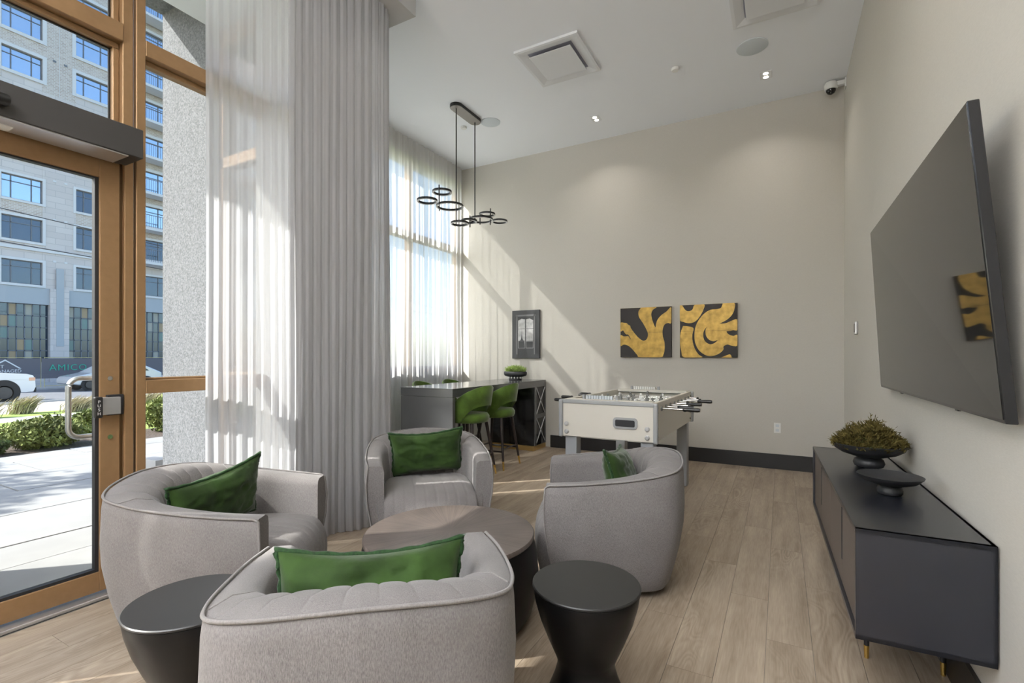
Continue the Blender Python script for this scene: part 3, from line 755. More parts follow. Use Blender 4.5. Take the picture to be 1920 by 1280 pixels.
# ================================================================== TELEVISION
tvT = thing('television', 'large flat black television tilted forward on the right wall', 'television', (XR, 2.87, 1.10))
def TV(y, z, dx):     # local frame on tilted plane
    k = (z - 1.10) / .985
    u = (y - 1.885) / 1.955
    xs_ = .556 + ((.480 + .017 * u) - .556) * k
    return (xs_ + dx - XR, y + .028 * (1 - 2 * u) * k - 2.87, z - .030 * (1 - u) * k - 1.10)
ya, yb, za, zb = 1.885, 3.84, 1.108, 2.085
def slab(ya, yb, za, zb, d0, d1):
    v = [TV(ya, za, d0), TV(yb, za, d0), TV(yb, zb, d0), TV(ya, zb, d0), TV(ya, za, d1), TV(yb, za, d1), TV(yb, zb, d1), TV(ya, zb, d1)]
    return MB().raw(v, [(0, 1, 2, 3), (4, 7, 6, 5), (0, 4, 5, 1), (1, 5, 6, 2), (2, 6, 7, 3), (3, 7, 4, 0)])
slab(ya, yb, za, zb, 0.0015, .030).build('frame', M['tvframe'], tvT, bevel=.002, seg=1)
slab(ya + .007, yb - .007, za + .012, zb - .007, -.0005, .003).build('screen', M['tv'], tvT)
MB().box(-.05, -.002, -.25, .25, .30, .70).build('wall_mount', M['blackp'], tvT)
for y in (2.35, 3.3): slab(y, y + .03, za - .008, za, .01, .02).build('infrared_nub', M['blackp'], tvT)

th = thing('thermostat', 'small grey wall thermostat between the television and the room corner', 'thermostat', (XR, 5.39, 1.50))
MB().box(-.022, 0, -.045, .045, 0, .115).build('body', M['alu'], th, bevel=.006, seg=3)
MB().box(-.025, -.021, -.03, .03, .02, .095).build('display', M['canopyg'], th)

# ================================================================== PICTURES
def painting(label, x0, x1, z0, z1, quad, shapes, darks):
    t = thing('painting', label, 'painting', ((x0 + x1) / 2, YB, z0), 0, 'pair of black and gold abstract paintings')
    w = x1 - x0; h = z1 - z0; d = -.04
    MB().box(-w / 2, w / 2, d, -.001, 0, h).build('canvas', M['canvas'], t, bevel=.002, seg=1)
    MB().box(-w / 2 - .002, -w / 2, d - .001, -.001, 0, h).box(-w / 2, w / 2, d - .001, -.001, h, h + .002).build('gold_edge', M['cream'], t)
    (tlx, tly), (trx, try_), (brx, bry), (blx, bly) = quad
    def mp(x, y):
        u = (x - tlx) / (trx - tlx); yt = tly + (try_ - tly) * u; yb_ = bly + (bry - bly) * u
        v = (y - yt) / (yb_ - yt); u = min(1, max(0, u)); v = min(1, max(0, v))
        return (-w / 2 + u * w, h * (1 - v))
    def mk(poly, m, nm, a, b_):
        q = [mp(*p) for p in poly]
        qq = catmull([(p[0], p[1], 0) for p in q] + [(q[0][0], q[0][1], 0)], 3)[:-1]
        qq = [(min(w / 2, max(-w / 2, p.x)), min(h, max(0, p.y))) for p in qq]
        MB().extrude(qq, lambda u, v: (u, a, v), lambda u, v: (u, b_, v)).build(nm, m, t)
    for s_ in shapes: mk(s_, M['gilt'], 'gold_brushstroke', d, d - .004)
    for s_ in darks: mk(s_, M['canvas'], 'dark_gap', d - .004, d - .0048)
    MB().box(-w / 2, w / 2, d - .0050, d - .0045, h * .497, h * .500).build('canvas_seam', M['canvas'], t)
P1 = [(478, 137), (445, 180), (440, 220), (455, 275), (500, 340), (545, 420), (570, 480), (568, 530), (550, 565), (515, 582), (480, 570), (430, 530), (370, 460), (335, 410), (325, 380), (290, 360), (280, 345), (240, 340), (188, 342), (188, 455),
      (225, 440), (245, 470), (270, 495), (300, 500), (332, 552), (326, 562), (300, 520), (265, 522), (235, 522), (210, 510), (188, 515), (188, 650), (230, 635), (280, 640), (330, 670), (380, 720), (430, 780), (460, 803), (735, 803), (775, 770), (792, 700), (790, 600), (770, 530), (765, 460), (775, 400), (800, 360), (840, 345), (880, 340), (880, 140), (820, 190), (750, 240), (700, 300), (680, 360), (672, 405), (650, 360), (625, 290), (615, 220), (640, 165), (680, 132)]
painting('square black canvas with one forked gold ribbon, left of the two paintings', -1.868, -1.213, 1.29, 1.935, [(188, 148), (880, 122), (880, 803), (188, 803)], [P1], [])
P2a = [(1015, 114), (1015, 300), (1060, 330), (1130, 348), (1200, 340), (1260, 300), (1310, 230), (1345, 160), (1352, 98), (1225, 103), (1195, 160), (1160, 185), (1120, 188), (1085, 165), (1060, 130), (1045, 112)]
P2b = [(1060, 385), (1130, 390), (1205, 415), (1190, 500), (1195, 600), (1230, 700), (1280, 770), (1320, 805), (1075, 805), (1035, 720), (1018, 600), (1025, 480)]
P2c = [(1600, 87), (1750, 80), (1750, 170), (1720, 240), (1660, 300), (1590, 340), (1560, 355), (1640, 350), (1700, 325), (1790, 300), (1790, 440), (1740, 445), (1690, 455), (1650, 462), (1680, 500), (1740, 520), (1790, 510), (1790, 648), (1720, 650), (1660, 635), (1610, 660), (1610, 700), (1560, 750), (1480, 783), (1400, 785), (1320, 745), (1260, 680), (1225, 590), (1220, 480), (1240, 380), (1290, 290), (1360, 215), (1440, 170), (1520, 162), (1570, 150), (1590, 120)]
P2d = [(1580, 808), (1690, 765), (1715, 800), (1710, 808)]
P2k = [(1390, 395), (1350, 450), (1340, 520), (1365, 590), (1430, 630), (1490, 615), (1535, 575), (1480, 590), (1420, 570), (1380, 520), (1370, 450)]
painting('square black canvas with curled gold brush arcs, right of the two paintings', -1.109, -.453, 1.287, 1.939, [(1015, 112), (1790, 78), (1790, 808), (1015, 805)], [P2a, P2b, P2c, P2d], [P2k])

ph = thing('framed_photograph', 'black and white photograph of a tall window view, hung over the bar end', 'photograph', (-3.29, YB, 1.27))
MB().box(-.226, .226, -.03, -.001, 0, .71).build('frame', M['phdark'], ph, bevel=.002, seg=1)
MB().box(-.15, .15, -.0315, -.030, .06, .63).build('window_reveal', M['phdark'], ph)
MB().box(-.155, -.135, -.0325, -.030, .06, .64).box(.135, .155, -.0325, -.030, .06, .64).box(-.165, .165, -.0325, -.030, .62, .645).build('printed_architrave', M['phmid'], ph)
for s_ in (-1, 1):
    a, b_ = (-.125, -.008) if s_ < 0 else (.008, .125)
    pts = [(a, .15), (b_, .15), (b_, .575 if s_ < 0 else .56), ((a + b_) / 2, .585), (a, .56 if s_ < 0 else .575)]
    MB().extrude(pts, lambda u, v: (u, -.0325, v), lambda u, v: (u, -.0315, v)).build('printed_pane', M['phlight'], ph)
tw = [(-.085, .27), (-.072, .30), (-.066, .36), (-.063, .45), (-.060, .36), (-.054, .30), (-.040, .27), (-.02, .26), (-.012, .155), (-.12, .155), (-.12, .25)]
MB().extrude(tw, lambda u, v: (u, -.0330, v), lambda u, v: (u, -.0325, v)).box(.012, .12, -.0330, -.0325, .155, .25).build('printed_skyline', M['phdark'], ph)
for z_ in (.435, .255): MB().box(-.125, .125, -.0335, -.0325, z_, z_ + .006).build('printed_glazing_bar', M['phmid'], ph)

ou = thing('wall_outlet', 'white double wall outlet low on the back wall right of the foosball table', 'outlet', (-.035, YB, .415))
MB().box(-.036, .036, -.006, 0, 0, .118).build('cover_plate', M['white'], ou, bevel=.002, seg=1)
for z in (.032, .086): MB().box(-.017, .017, -.0085, -.005, z - .014, z + .014).build('socket', M['speaker'], ou)

# ================================================================== BAR TABLE
bt = thing('bar_table', 'long glossy black bar table with waterfall end and gold plinth by the far window', 'bar table', (-2.965, 4.12, 0), 0)
bw, bl, bh = .70, 2.285, .965
MB().box(-bw, 0, 0, bl, bh - .012, bh).build('tabletop', M['bartop'], bt, bevel=.002, seg=1)
MB().box(-bw + .002, -.002, .002, bl, bh - .09, bh - .012).build('apron', M['bartop'], bt)
MB().box(-bw + .002, -.002, .004, .05, .04, bh - .093).build('end_panel', M['bartop'], bt)
MB().box(-bw + .01, -.01, .012, .045, 0, .04).build('plinth', M['brass'], bt)
cab = MB().box(-bw + .01, -.012, 1.93, bl, .065, bh - .09).build('cabinet', M['barblk'], bt)
MB().box(-bw - .0, -.004, 1.90, bl, 0, .065).build('plinth', M['brass'], bt)
# x-lattice side of the cabinet
MB().box(-.012, -.002, 1.93, 1.985, .065, bh - .09).box(-.012, -.002, bl - .03, bl, .065, bh - .09).box(-.012, -.002, 1.985, bl - .03, .44, .50).build('lattice_frame', M['bartop'], bt)
ya_, yb_ = 1.985, bl - .03
for (z0_, z1_) in ((.50, bh - .10), (.10, .44)):
    MB().tube([(-.004, ya_, z0_), (-.004, yb_, z1_)], .007, 6).build('cross_bar', M['aluL'], bt)
    MB().tube([(-.004, ya_, z1_), (-.004, yb_, z0_)], .007, 6).build('cross_bar', M['aluL'], bt)

def make_stool():
    t = thing('bar_stool', '', 'bar stool', group='green velvet bar stools at the bar table')   # faces local +x ; back at -x
    n = 40
    MB().lathe([(.17, .585), (.205, .592), (.218, .62), (.218, .655), (.20, .682), (.12, .690), (.01, .692)], n=40).build('seat', M['stoolv'], t, smooth=True, angle=60)
    G = []
    A = 2.15
    for i in range(n + 1):
        u = -1 + 2 * i / n; a = PI + u * A; w = math.cos(u * PI / 2)  # 1 at rear, 0 at tips
        ztop = .675 + .315 * max(0, w) ** .75; 
        k = min(1, abs(u) / .62)
        zb_ = .775 - (.775 - .60) * (k ** 3.0 if k < 1 else 1)
        row = []
        for (dr_, z) in ((0, zb_), (.006, zb_ + .3 * (ztop - zb_)), (.022 * w, ztop - .012), (.018 * w - .008, ztop), (.018 * w - .02, ztop - .008), (-.022, zb_ + .3 * (ztop - zb_)), (-.026, zb_ + .004), (0, zb_)):
            r_ = .232 + dr_ + .02 * w * ((z - .6) / .4)
            row.append((r_ * math.cos(a) * .98, r_ * math.sin(a), z))
        G.append(row)
    mb = MB().grid(G)
    for row, rv in ((0, 0), (n, 1)):
        o_ = row * 8; mb.f.append(tuple(range(o_, o_ + 7)) if rv else tuple(reversed(range(o_, o_ + 7))))
    mb.build('backrest', M['stoolv'], t, smooth=True, angle=80)
    for sx_ in (-1, 1):
        for sy in (-1, 1):
            x0, y0, x1, y1 = sx_ * .13, sy * .13, sx_ * .205, sy * .215
            f_ = lambda z: (x0 + (x1 - x0) * (1 - z / .59), y0 + (y1 - y0) * (1 - z / .59), z)
            lg = MB().tube([f_(.59), f_(.35), f_(.10)], .019, 10, r2=.013).build('leg', M['legdk'], t, smooth=True)
            MB().tube([f_(.10), f_(0.0)], .013, 10, r2=.009).build('brass_foot', M['gold'], lg, smooth=True)
    for (a, b_, z) in (((-1, -1), (-1, 1), .235), ((1, -1), (1, 1), .235), ((-1, -1), (1, -1), .205), ((-1, 1), (1, 1), .205)):
        k = 1 - z / .59
        X, Y = .13 + .075 * k, .13 + .085 * k
        MB().tube([(a[0] * X, a[1] * Y, z), (b_[0] * X, b_[1] * Y, z)], .010, 8).build('footrest_bar', M['legdk'], t, smooth=True)
    return t
sl = make_stool(); sl.location = (-2.99, 4.47, 0); sl.rotation_euler = (0, 0, PI - .06); sl['label'] = 'green velvet bar stool on the near side of the bar, closer to the armchairs'
dup(sl, (-2.975, 5.03, 0), PI + .04, 'green velvet bar stool on the near side of the bar, closer to the back wall')
dup(sl, (-3.80, 4.88, 0), .05, 'green bar stool behind the bar, its back edge showing left over the top')
dup(sl, (-3.78, 5.46, 0), -.04, 'green bar stool behind the bar, its back edge showing right, nearer the back wall')

pn = thing('planter_bowl', 'black oval bowl on beaded foot with green sprouts at the bar end', 'planter', (-3.30, 6.10, .9655))
MB().lathe([(.09, 0), (.10, .004), (.10, .015), (.085, .022), (.085, .045), (.12, .050), (.165, .062), (.178, .085), (.176, .115), (.165, .122), (.15, .110), (.01, .105)], n=48, sy=.62, sx=1).build('bowl', M['ceramic'], pn, smooth=True, angle=60)
for k in range(14):
    a = 2 * PI * k / 14
    MB().lathe([(.002, -.013), (.010, -.008), (.0125, 0), (.010, .008), (.002, .013)], (.105 * math.cos(a), .07 * math.sin(a), .034), 8).build('bead', M['white'], pn, smooth=True)
o = sprigs(MB(), 0, 0, .10, .14, .08, .05, 900, 5, .055, .0028, up=1.6).build('green_sprouts', M['sprout'], pn); o['kind'] = 'stuff'
MB().lathe([(.15, .100), (.14, .108), (.01, .112)], n=30, sy=.62).build('moss_bed', M['sprout'], pn, smooth=True)

# ================================================================== FOOSBALL TABLE
ft = thing('foosball_table', 'cream and grey foosball table on square legs beside the bar table', 'foosball table', (-1.215, 3.76, 0), -.02)
fw, fL, fh, fb = .385, 1.50, .945, .645
MB().box(-fw, fw, 0, .03, fb, fh - .03).build('end_panel', M['foosw'], ft, bevel=.003, seg=1)
MB().box(-fw, fw, fL - .03, fL, fb, fh - .03).build('end_panel', M['foosw'], ft, bevel=.003, seg=1)
for s_ in (-1, 1):
    x0, x1 = (fw - .03, fw) if s_ > 0 else (-fw, -fw + .03)
    MB().box(x0, x1, .03, fL - .03, fb, fh).build('side_panel', M['foosw'], ft, bevel=.003, seg=1)
    for y in (0, fL):
        MB().box(s_ * (fw + .004) - .018, s_ * (fw + .004) + .018, y - .018, y + .018, fb - .01, fh).build('corner_trim', M['foosg'], ft, bevel=.012, seg=3)
MB().box(-fw, fw, -.006, .034, fh - .03, fh).build('top_rail', M['foosg'], ft, bevel=.004, seg=2)
MB().box(-fw, fw, fL - .034, fL + .006, fh - .03, fh).build('top_rail', M['foosg'], ft, bevel=.004, seg=2)
MB().box(-fw + .03, fw - .03, .034, .09, fh - .02, fh + .006).build('end_shelf', M['foosw'], ft)
MB().box(-fw + .03, fw - .03, fL - .09, fL - .034, fh - .02, fh + .006).build('end_shelf', M['foosw'], ft)
MB().box(-fw + .03, fw - .03, .03, fL - .03, fh - .15, fh - .14).build('pitch', M['field'], ft)
MB().box(-fw + .03, fw - .03, .03, fL - .03, fb, fb + .01).build('underside', M['foosw'], ft)
for (x, y) in ((-fw + .07, .08), (fw - .07, .08), (-fw + .07, fL - .08), (fw - .07, fL - .08)):
    MB().box(x - .05, x + .05, y - .05, y + .05, 0, fb + .05).build('leg', M['foosl'], ft, bevel=.006, seg=2)
# ball return
fr = []
def rrect(cx, cz, w, h, r, n=6):
    P = []
    for (sx_, sz, a0) in ((1, 1, 0), (-1, 1, PI / 2), (-1, -1, PI), (1, -1, 1.5 * PI)):
        for k in range(n + 1):
            a = a0 + PI / 2 * k / n; P.append((cx + sx_ * (w / 2 - r) + r * math.cos(a), cz + sz * (h / 2 - r) + r * math.sin(a)))
    return P
rp = rrect(.155, fb + .135, .19, .085, .025)
MB().extrude(rp, lambda u, v: (u, -.012, v), lambda u, v: (u, .0, v)).build('ball_return_surround', M['foosg'], ft)
rp = rrect(.155, fb + .135, .155, .052, .012)
MB().extrude(rp, lambda u, v: (u, -.0135, v), lambda u, v: (u, -.008, v)).build('ball_return_opening', M['gasket'], ft)
for x in (-fw + .045, fw - .06):
    for z in (fb + .035, fb + .10):
        MB().lathe([(.019, 0), (.019, -.006), (.012, -.012), (.004, -.012)], (x, 0, z), 16, 'y').build('bolt', M['aluL'], ft, smooth=True)
for y in (.07, 1.42):
    for z in (fb + .035, fb + .10, fb + .22, fb + .26):
        MB().lathe([(.010, 0), (.010, .004), (.004, .008)], (fw, y, z), 12, 'x').build('screw', M['playerg'], ft, smooth=True)
# rods
teams = [(1, 'w', 1), (2, 'w', 1), (3, 'g', -1), (5, 'w', 1), (5, 'g', -1), (3, 'w', 1), (2, 'g', -1), (1, 'g', -1)]
for k, (nm, tm, side) in enumerate(teams):
    y = .19 + k * (fL - .38) / 7; z = fh - .055; sh = random.Random(k).uniform(-.05, .05)
    xa, xb = (-fw - .10 + sh, fw + .15 + sh) if side > 0 else (-fw - .24 + sh, fw + .10 + sh)
    rod = MB().tube([(xa, y, z), (xb, y, z)], .0075, 10).build('rod', M['chrome'], ft, smooth=True)
    xe = xb if side > 0 else xa; d_ = side
    MB().lathe([(.012, 0), (.017, .01 * d_), (.017, .02 * d_), (.014, .03 * d_), (.0155, .05 * d_), (.0165, .11 * d_), (.013, .125 * d_)], (xe - .02 * d_, y, z), 14, 'x').build('handle', M['blackp'], rod, smooth=True)
    xo = xa if side > 0 else xb
    MB().lathe([(.010, 0), (.012, -.012 * d_), (.008, -.02 * d_)], (xo, y, z), 12, 'x').build('end_cap', M['blackp'], rod, smooth=True)
    for s_ in (-1, 1): MB().lathe([(.020, 0), (.020, .008 * s_), (.012, .012 * s_)], (s_ * fw, y, z), 14, 'x').build('bearing', M['playerg'], rod, smooth=True)
    for j in range(nm):
        x = ((j + .5) / nm - .5) * (2 * fw - .14) + sh * .6
        MB().box(x - .016, x + .016, y - .010, y + .010, z - .012, z + .030).lathe([(.004, .030), (.012, .036), (.012, .048), (.004, .056)], (x, y, z), 10).box(x - .011, x + .011, y - .009, y + .009, z - .065, z - .012).build('player', M['playerw' if tm == 'w' else 'playerg'], rod, bevel=.003, seg=1)
# scorers
for y in (.06, fL - .06):
    sc_ = MB().tube([(-.20, y, fh + .022), (.06, y, fh + .022)], .004, 8).build('score_wire', M['chrome'], ft, smooth=True)
    for k in range(10): MB().box(-.19 + k * .023, -.172 + k * .023, y - .012, y + .012, fh + .008, fh + .036).build('score_bead', M['playerw'] if y > 1 else M['speaker'], sc_)
    for x in (-.21, .07): MB().box(x - .01, x + .01, y - .014, y + .014, fh, fh + .04).build('score_post', M['foosg'], ft)

# ================================================================== CEILING THINGS
def vent(x0, x1, y0, y1, label):
    t = thing('ceiling_diffuser', label, 'air vent', ((x0 + x1) / 2, (y0 + y1) / 2, ZC), 0, 'square ceiling air diffusers')
    w, d = (x1 - x0) / 2, (y1 - y0) / 2; a = .10
    mb = MB()
    R1 = [(-w, -d, 0), (w, -d, 0), (w, d, 0), (-w, d, 0)]; R2 = [(-w, -d, -.022), (w, -d, -.022), (w, d, -.022), (-w, d, -.022)]
    R3 = [(-w + .025, -d + .025, -.024), (w - .025, -d + .025, -.024), (w - .025, d - .025, -.024), (-w + .025, d - .025, -.024)]
    R4 = [(-w + a, -d + a, -.006), (w - a, -d + a, -.006), (w - a, d - a, -.006), (-w + a, d - a, -.006)]
    v = R1 + R2 + R3 + R4; f = []
    for k in range(3):
        for j in range(4): f.append((k * 4 + j, k * 4 + (j + 1) % 4, (k + 1) * 4 + (j + 1) % 4, (k + 1) * 4 + j))
    mb.raw(v, f).build('surround', M['vent'], t)
    MB().box(-w + a - .01, w - a + .01, -d + a - .01, d - a + .01, -.006, -.001).build('throat', M['ventdk'], t)
    MB().box(-w + a + .012, w - a - .012, -d + a + .012, d - a - .012, -.038, -.032).build('face_plate', M['vent'], t, bevel=.002, seg=1)
vent(-2.275, -1.62, 4.17, 4.845, 'square white ceiling air diffuser nearer the pendant lamp')
vent(-.375, .285, 4.16, 4.82, 'square white ceiling air diffuser cut by the top edge, near the right wall')
for (x, y, r, lb) in ((-3.215, 5.285, .122, 'round flush ceiling speaker beside the pendant lamp canopy'), (-.24, 5.20, .138, 'round flush ceiling speaker near the right wall')):
    t = thing('ceiling_speaker', lb, 'speaker', (x, y, ZC), 0, 'round ceiling speakers')
    MB().lathe([(r, 0), (r, -.006), (r - .006, -.008), (.01, -.008)], n=40).build('grille', M['speaker'], t, smooth=True)
def downlight(x, y, rz, lb, lit=True):
    t = thing('downlight', lb, 'downlight', (x, y, ZC), rz, 'square twin-lens downlights')
    MB().box(-.075, .075, -.055, .055, -.006, 0).build('trim_plate', M['vent'], t, bevel=.001, seg=1)
    for s_ in (-1, 1): MB().lathe([(.025, -.006), (.025, -.0085), (.01, -.0085)], (s_ * .037, 0, 0), 24).build('lens', M['led'], t, smooth=True)
    ld = bpy.data.lights.new('downlight_lamp', 'AREA'); ld.shape = 'RECTANGLE'; ld.size = .13; ld.size_y = .06; ld.energy = SPOT_W; ld.color = (1, .93, .84); ld.spread = math.radians(120)
    lo = bpy.data.objects.new('downlight_lamp', ld); COL.objects.link(lo); lo.parent = t; lo.location = (0, 0, -.012)
downlight(-2.018, 5.83, PI / 2, 'small square twin downlight over the back wall, nearer the pendant lamp')
downlight(-.138, 5.79, PI / 2, 'small square twin downlight over the back wall, nearer the right corner')
for k, (x, y) in enumerate(((-2.0, 2.6), (-.14, 2.6))):
    downlight(x, y, 0, ('small square twin downlight above the armchairs, outside the frame, left', 'small square twin downlight above the armchairs, outside the frame, right')[k])
for (x, y, lb) in ((-.95, 5.21, 'small round ceiling smoke detector between diffuser and downlight'), (-3.585, 5.225, 'small round ceiling smoke detector behind the pendant lamp rods')):
    t = thing('smoke_detector', lb, 'detector', (x, y, ZC), 0, 'small round ceiling detectors')
    MB().lathe([(.038, 0), (.040, -.012), (.034, -.026), (.01, -.030)], n=28).build('body', M['white'], t, smooth=True)
# security camera on wall corner
sc = thing('security_camera', 'white dome security camera on a wall bracket in the upper corner', 'security camera', (XR, 6.27, 4.185))
MB().box(-.012, 0, -.05, .05, -.03, .07).build('wall_plate', M['white'], sc, bevel=.003, seg=1)
MB().box(-.11, -.01, -.022, .022, .012, .058).build('bracket_arm', M['white'], sc, bevel=.006, seg=2)
MB().lathe([(.02, .07), (.05, .062), (.062, .04), (.062, -.01), (.056, -.018)], (-.135, 0, 0), 28).build('housing', M['white'], sc, smooth=True)
MB().lathe([(.046, -.016), (.044, -.035), (.032, -.055), (.012, -.066), (.003, -.067)], (-.135, -.004, 0), 28).build('dome', M['dome'], sc, smooth=True)
# unseen fill light panels, added behind the camera to brighten the room
for k, (x, y) in enumerate(((-2.2, -1.0), (-.5, -1.0), (-2.2, -3.0), (-.5, -3.0), (-2.2, -5.0), (-.5, -5.0))):
    t = thing('fill_light_panel', 'large square unseen fill light panel added behind the viewer', 'ceiling light', (x, y, ZC), 0, 'added fill light panels')
    MB().box(-.46, .46, -.46, .46, -.03, 0).build('frame', M['white'], t)
    MB().box(-.43, .43, -.43, .43, -.034, -.030).build('diffuser', M['panel'], t)
    ld = bpy.data.lights.new('fill_panel_lamp', 'AREA'); ld.shape = 'SQUARE'; ld.size = .84; ld.energy = PANEL_W; ld.color = (.98, .985, 1)
    lo = bpy.data.objects.new('fill_panel_lamp', ld); COL.objects.link(lo); lo.parent = t; lo.location = (0, 0, -.04)

# unseen up/down fill lamps, added behind the camera to lift the ceiling brightness
for k, (x, y) in enumerate(((-2.1, -2.0), (-.5, -2.0), (-2.1, -4.0), (-.5, -4.0))):
    t = thing('fill_pendant', 'unseen white linear fill lamp added behind the viewer to brighten the ceiling', 'pendant lamp', (x, y, 3.25), 0, 'added suspended fill lamps')
    MB().box(-.11, .11, -.62, .62, 0, .06).build('housing', M['white'], t, bevel=.004, seg=1)
    MB().box(-.09, .09, -.60, .60, -.004, 0).box(-.09, .09, -.60, .60, .06, .064).build('diffuser', M['panel'], t)
    for s_ in (-1, 1): MB().tube([(0, s_ * .5, .06), (0, s_ * .5, ZC - 3.25)], .003, 6).build('suspension_wire', M['alu'], t)
    for up in (0, 1):
        ld = bpy.data.lights.new('fill_pendant_lamp', 'AREA'); ld.shape = 'RECTANGLE'; ld.size = .18; ld.size_y = 1.2; ld.energy = UP_W if up else DOWN_W; ld.color = (.98, .985, 1)
        lo = bpy.data.objects.new('fill_pendant_lamp', ld); COL.objects.link(lo); lo.parent = t; lo.location = (0, 0, .07 if up else -.01); lo.rotation_euler = (PI if up else 0, 0, 0)

# pendant lamp
pdx, pdy = -3.35, 4.93
pt = thing('pendant_lamp', 'black two-rod pendant lamp with clustered rings hanging over the bar table', 'pendant lamp', (pdx, pdy, ZC))
cap = []
for k in range(17): a = -PI / 2 + PI * k / 16; cap.append((.075 * math.cos(a) , .215 + .0 + .075 * math.sin(a)))
cp = [(.075 * math.cos(a), .20 + .075 * math.sin(a)) for a in [PI * k / 12 for k in range(13)]] + [(.075 * math.cos(a), -.20 + .075 * math.sin(a)) for a in [PI + PI * k / 12 for k in range(13)]]
MB().extrude(cp, lambda u, v: (u, v, 0), lambda u, v: (u, v, -.035)).build('canopy_edge', M['ringblk'], pt)
MB().extrude([(a * .97, b_ * .985) for a, b_ in cp], lambda u, v: (u, v, -.035), lambda u, v: (u, v, -.040)).build('canopy_plate', M['canopyg'], pt)
rods = [(-.20, 2.86), (.20, 2.96)]
for (dy, zb_) in rods: MB().tube([(0, dy, -.04), (0, dy, zb_ - ZC)], .007, 8).build('rod', M['ringblk'], pt, smooth=True)
def ring(y, z, r, x=0):
    n = 48; hh, ww = .022, .020
    def prof(r0, r1, z0, z1):
        mb = MB(); G = []
        for k in range(n):
            a = 2 * PI * k / n; c, s = math.cos(a), math.sin(a)
            G.append([(x + r0 * c, y - pdy + r0 * s, z0), (x + r1 * c, y - pdy + r1 * s, z0), (x + r1 * c, y - pdy + r1 * s, z1), (x + r0 * c, y - pdy + r0 * s, z1), (x + r0 * c, y - pdy + r0 * s, z0)])
        return mb.grid(G, closeu=True)
    zz = z - ZC
    ro = prof(r - ww, r, zz - hh / 2, zz + hh / 2).build('ring', M['ringblk'], pt, smooth=True, angle=30)
    prof(r - ww * .9, r - .002, zz - hh / 2 - .003, zz - hh / 2).build('diffuser', M['ringdif'], ro)
RG = [(4.19, 2.985, .112), (4.60, 3.035, .158), (4.52, 3.185, .112, -.05), (4.80, 2.885, .108), (5.0, 2.96, .10), (5.27, 3.045, .155), (5.42, 3.15, .105), (5.74, 3.135, .108)]
for r_ in RG: ring(*r_)
for (y, z0_, z1_, x) in ((4.40, 3.00, 3.22, 0), (4.60, 3.0, 3.20, -.15), (4.93, 2.86, 3.0, .06), (5.17, 2.95, 3.08, .05), (5.34, 3.0, 3.19, .10), (5.50, 3.03, 3.19, 0)):
    MB().tube([(x, y - pdy, z0_ - ZC), (x, y - pdy, z1_ - ZC)], .007, 8).build('connector_pin', M['ringblk'], pt, smooth=True)

# ================================================================== OUTDOORS
# own building: canopy, stucco piers
st(MB().box(-5.32, XE - .13, YS, YJ - .06, 4.65, 5.4).box(-5.32, XB - .1, YJ - .06, 8.2, 4.65, 5.4).build('entrance_canopy', M['stucco']))
st(MB().box(-5.31, XB - .02, YJ - .12, YJ + .28, -.06, 4.65).build('stucco_pier', M['stucco']))
st(MB().box(XB - .2, XE - .14, YJ - .06, YB + .2, ZC + .2, 4.65).build('roof_fascia', M['stucco']))
pw = st(MB().box(-5.0, -3.45, .12, .38, -.06, 1.78).build('sun_blocker_wall', M['stucco']))  # unseen wall added to keep sun off the paving and floor by the door
st(MB().box(-6.75, -6.30, 2.95, 3.35, -.06, .10).build('stone_block', M['path']))
st(MB().box(XB - 4.4, XB - .1, 2.4, 12, -.10, -.062).box(-9.0, XE - .12, -9, 2.4, -.10, -.062).build('paving_base', M['joint']))
pv = bpy.data.objects['paving_base']
rows = [(-3.76, XE - .125), (-4.23, -3.76), (-4.72, -4.23), (-5.64, -4.72), (-6.56, -5.64), (-7.48, -6.56), (-8.4, -7.48), (-8.95, -8.4)]
rg = random.Random(4); g = .016
for k, (a, b_) in enumerate(rows):
    y = -2.0 + rg.random() * 1.2; y_end = 9.5
    while y < y_end:
        ln = 1.83 if b_ - a > .6 else 1.22
        y1 = y + ln
        if a > XB - .25 and y1 > YJ - .14: y1 = YJ - .14
        if y1 - y > .1:
            dz = rg.uniform(-.002, .002)
            MB().box(a + g / 2, b_ - g / 2, y + g / 2, y1 - g / 2, -.062, -.022 + dz).build('paving_slab', M['slab'], pv)
        if a > XB - .25 and y1 >= YJ - .14 - 1e-6: break
        y = y1
# ground strips parallel to the street
def strip(name, m, x0, z0, x1, z1, th=.1):
    v = [(x0, -60, z0), (x1, -60, z1), (x1, 110, z1), (x0, 110, z0)]
    v += [(p[0], p[1], p[2] - th) for p in v]
    o = MB().raw(v, [(0, 1, 2, 3), (7, 6, 5, 4), (0, 4, 5, 1), (1, 5, 6, 2), (2, 6, 7, 3), (3, 7, 4, 0)]).build(name, M[m]); return st(o)
strip('mulch_bed', 'mulch', -8.97, -.05, -10.2, -.03)
strip('lawn', 'lawn', -10.2, -.03, -15.6, -.22)
strip('garden_path', 'path', -15.6, -.22, -17.4, -.28)
strip('verge', 'lawn', -17.4, -.28, -19.5, -.36)
strip('gravel_verge', 'gravel', -19.5, -.36, -26.5, -.58)
strip('road_kerb', 'path', -26.5, -.50, -26.8, -.50)
strip('road', 'asphalt', -26.8, -.60, -37.0, -.60)
strip('far_pavement', 'path', -37.0, -.52, -46, -.50)
st(MB().box(-60, -8.97, -60, 110, -3, -1.2).build('ground', M['mulch']))
st(MB().box(-9.0, 3, -12, -9, -.1, -.03).box(.8, 6, -12, 12, -.1, -.03).build('ground_by_building', M['path']))

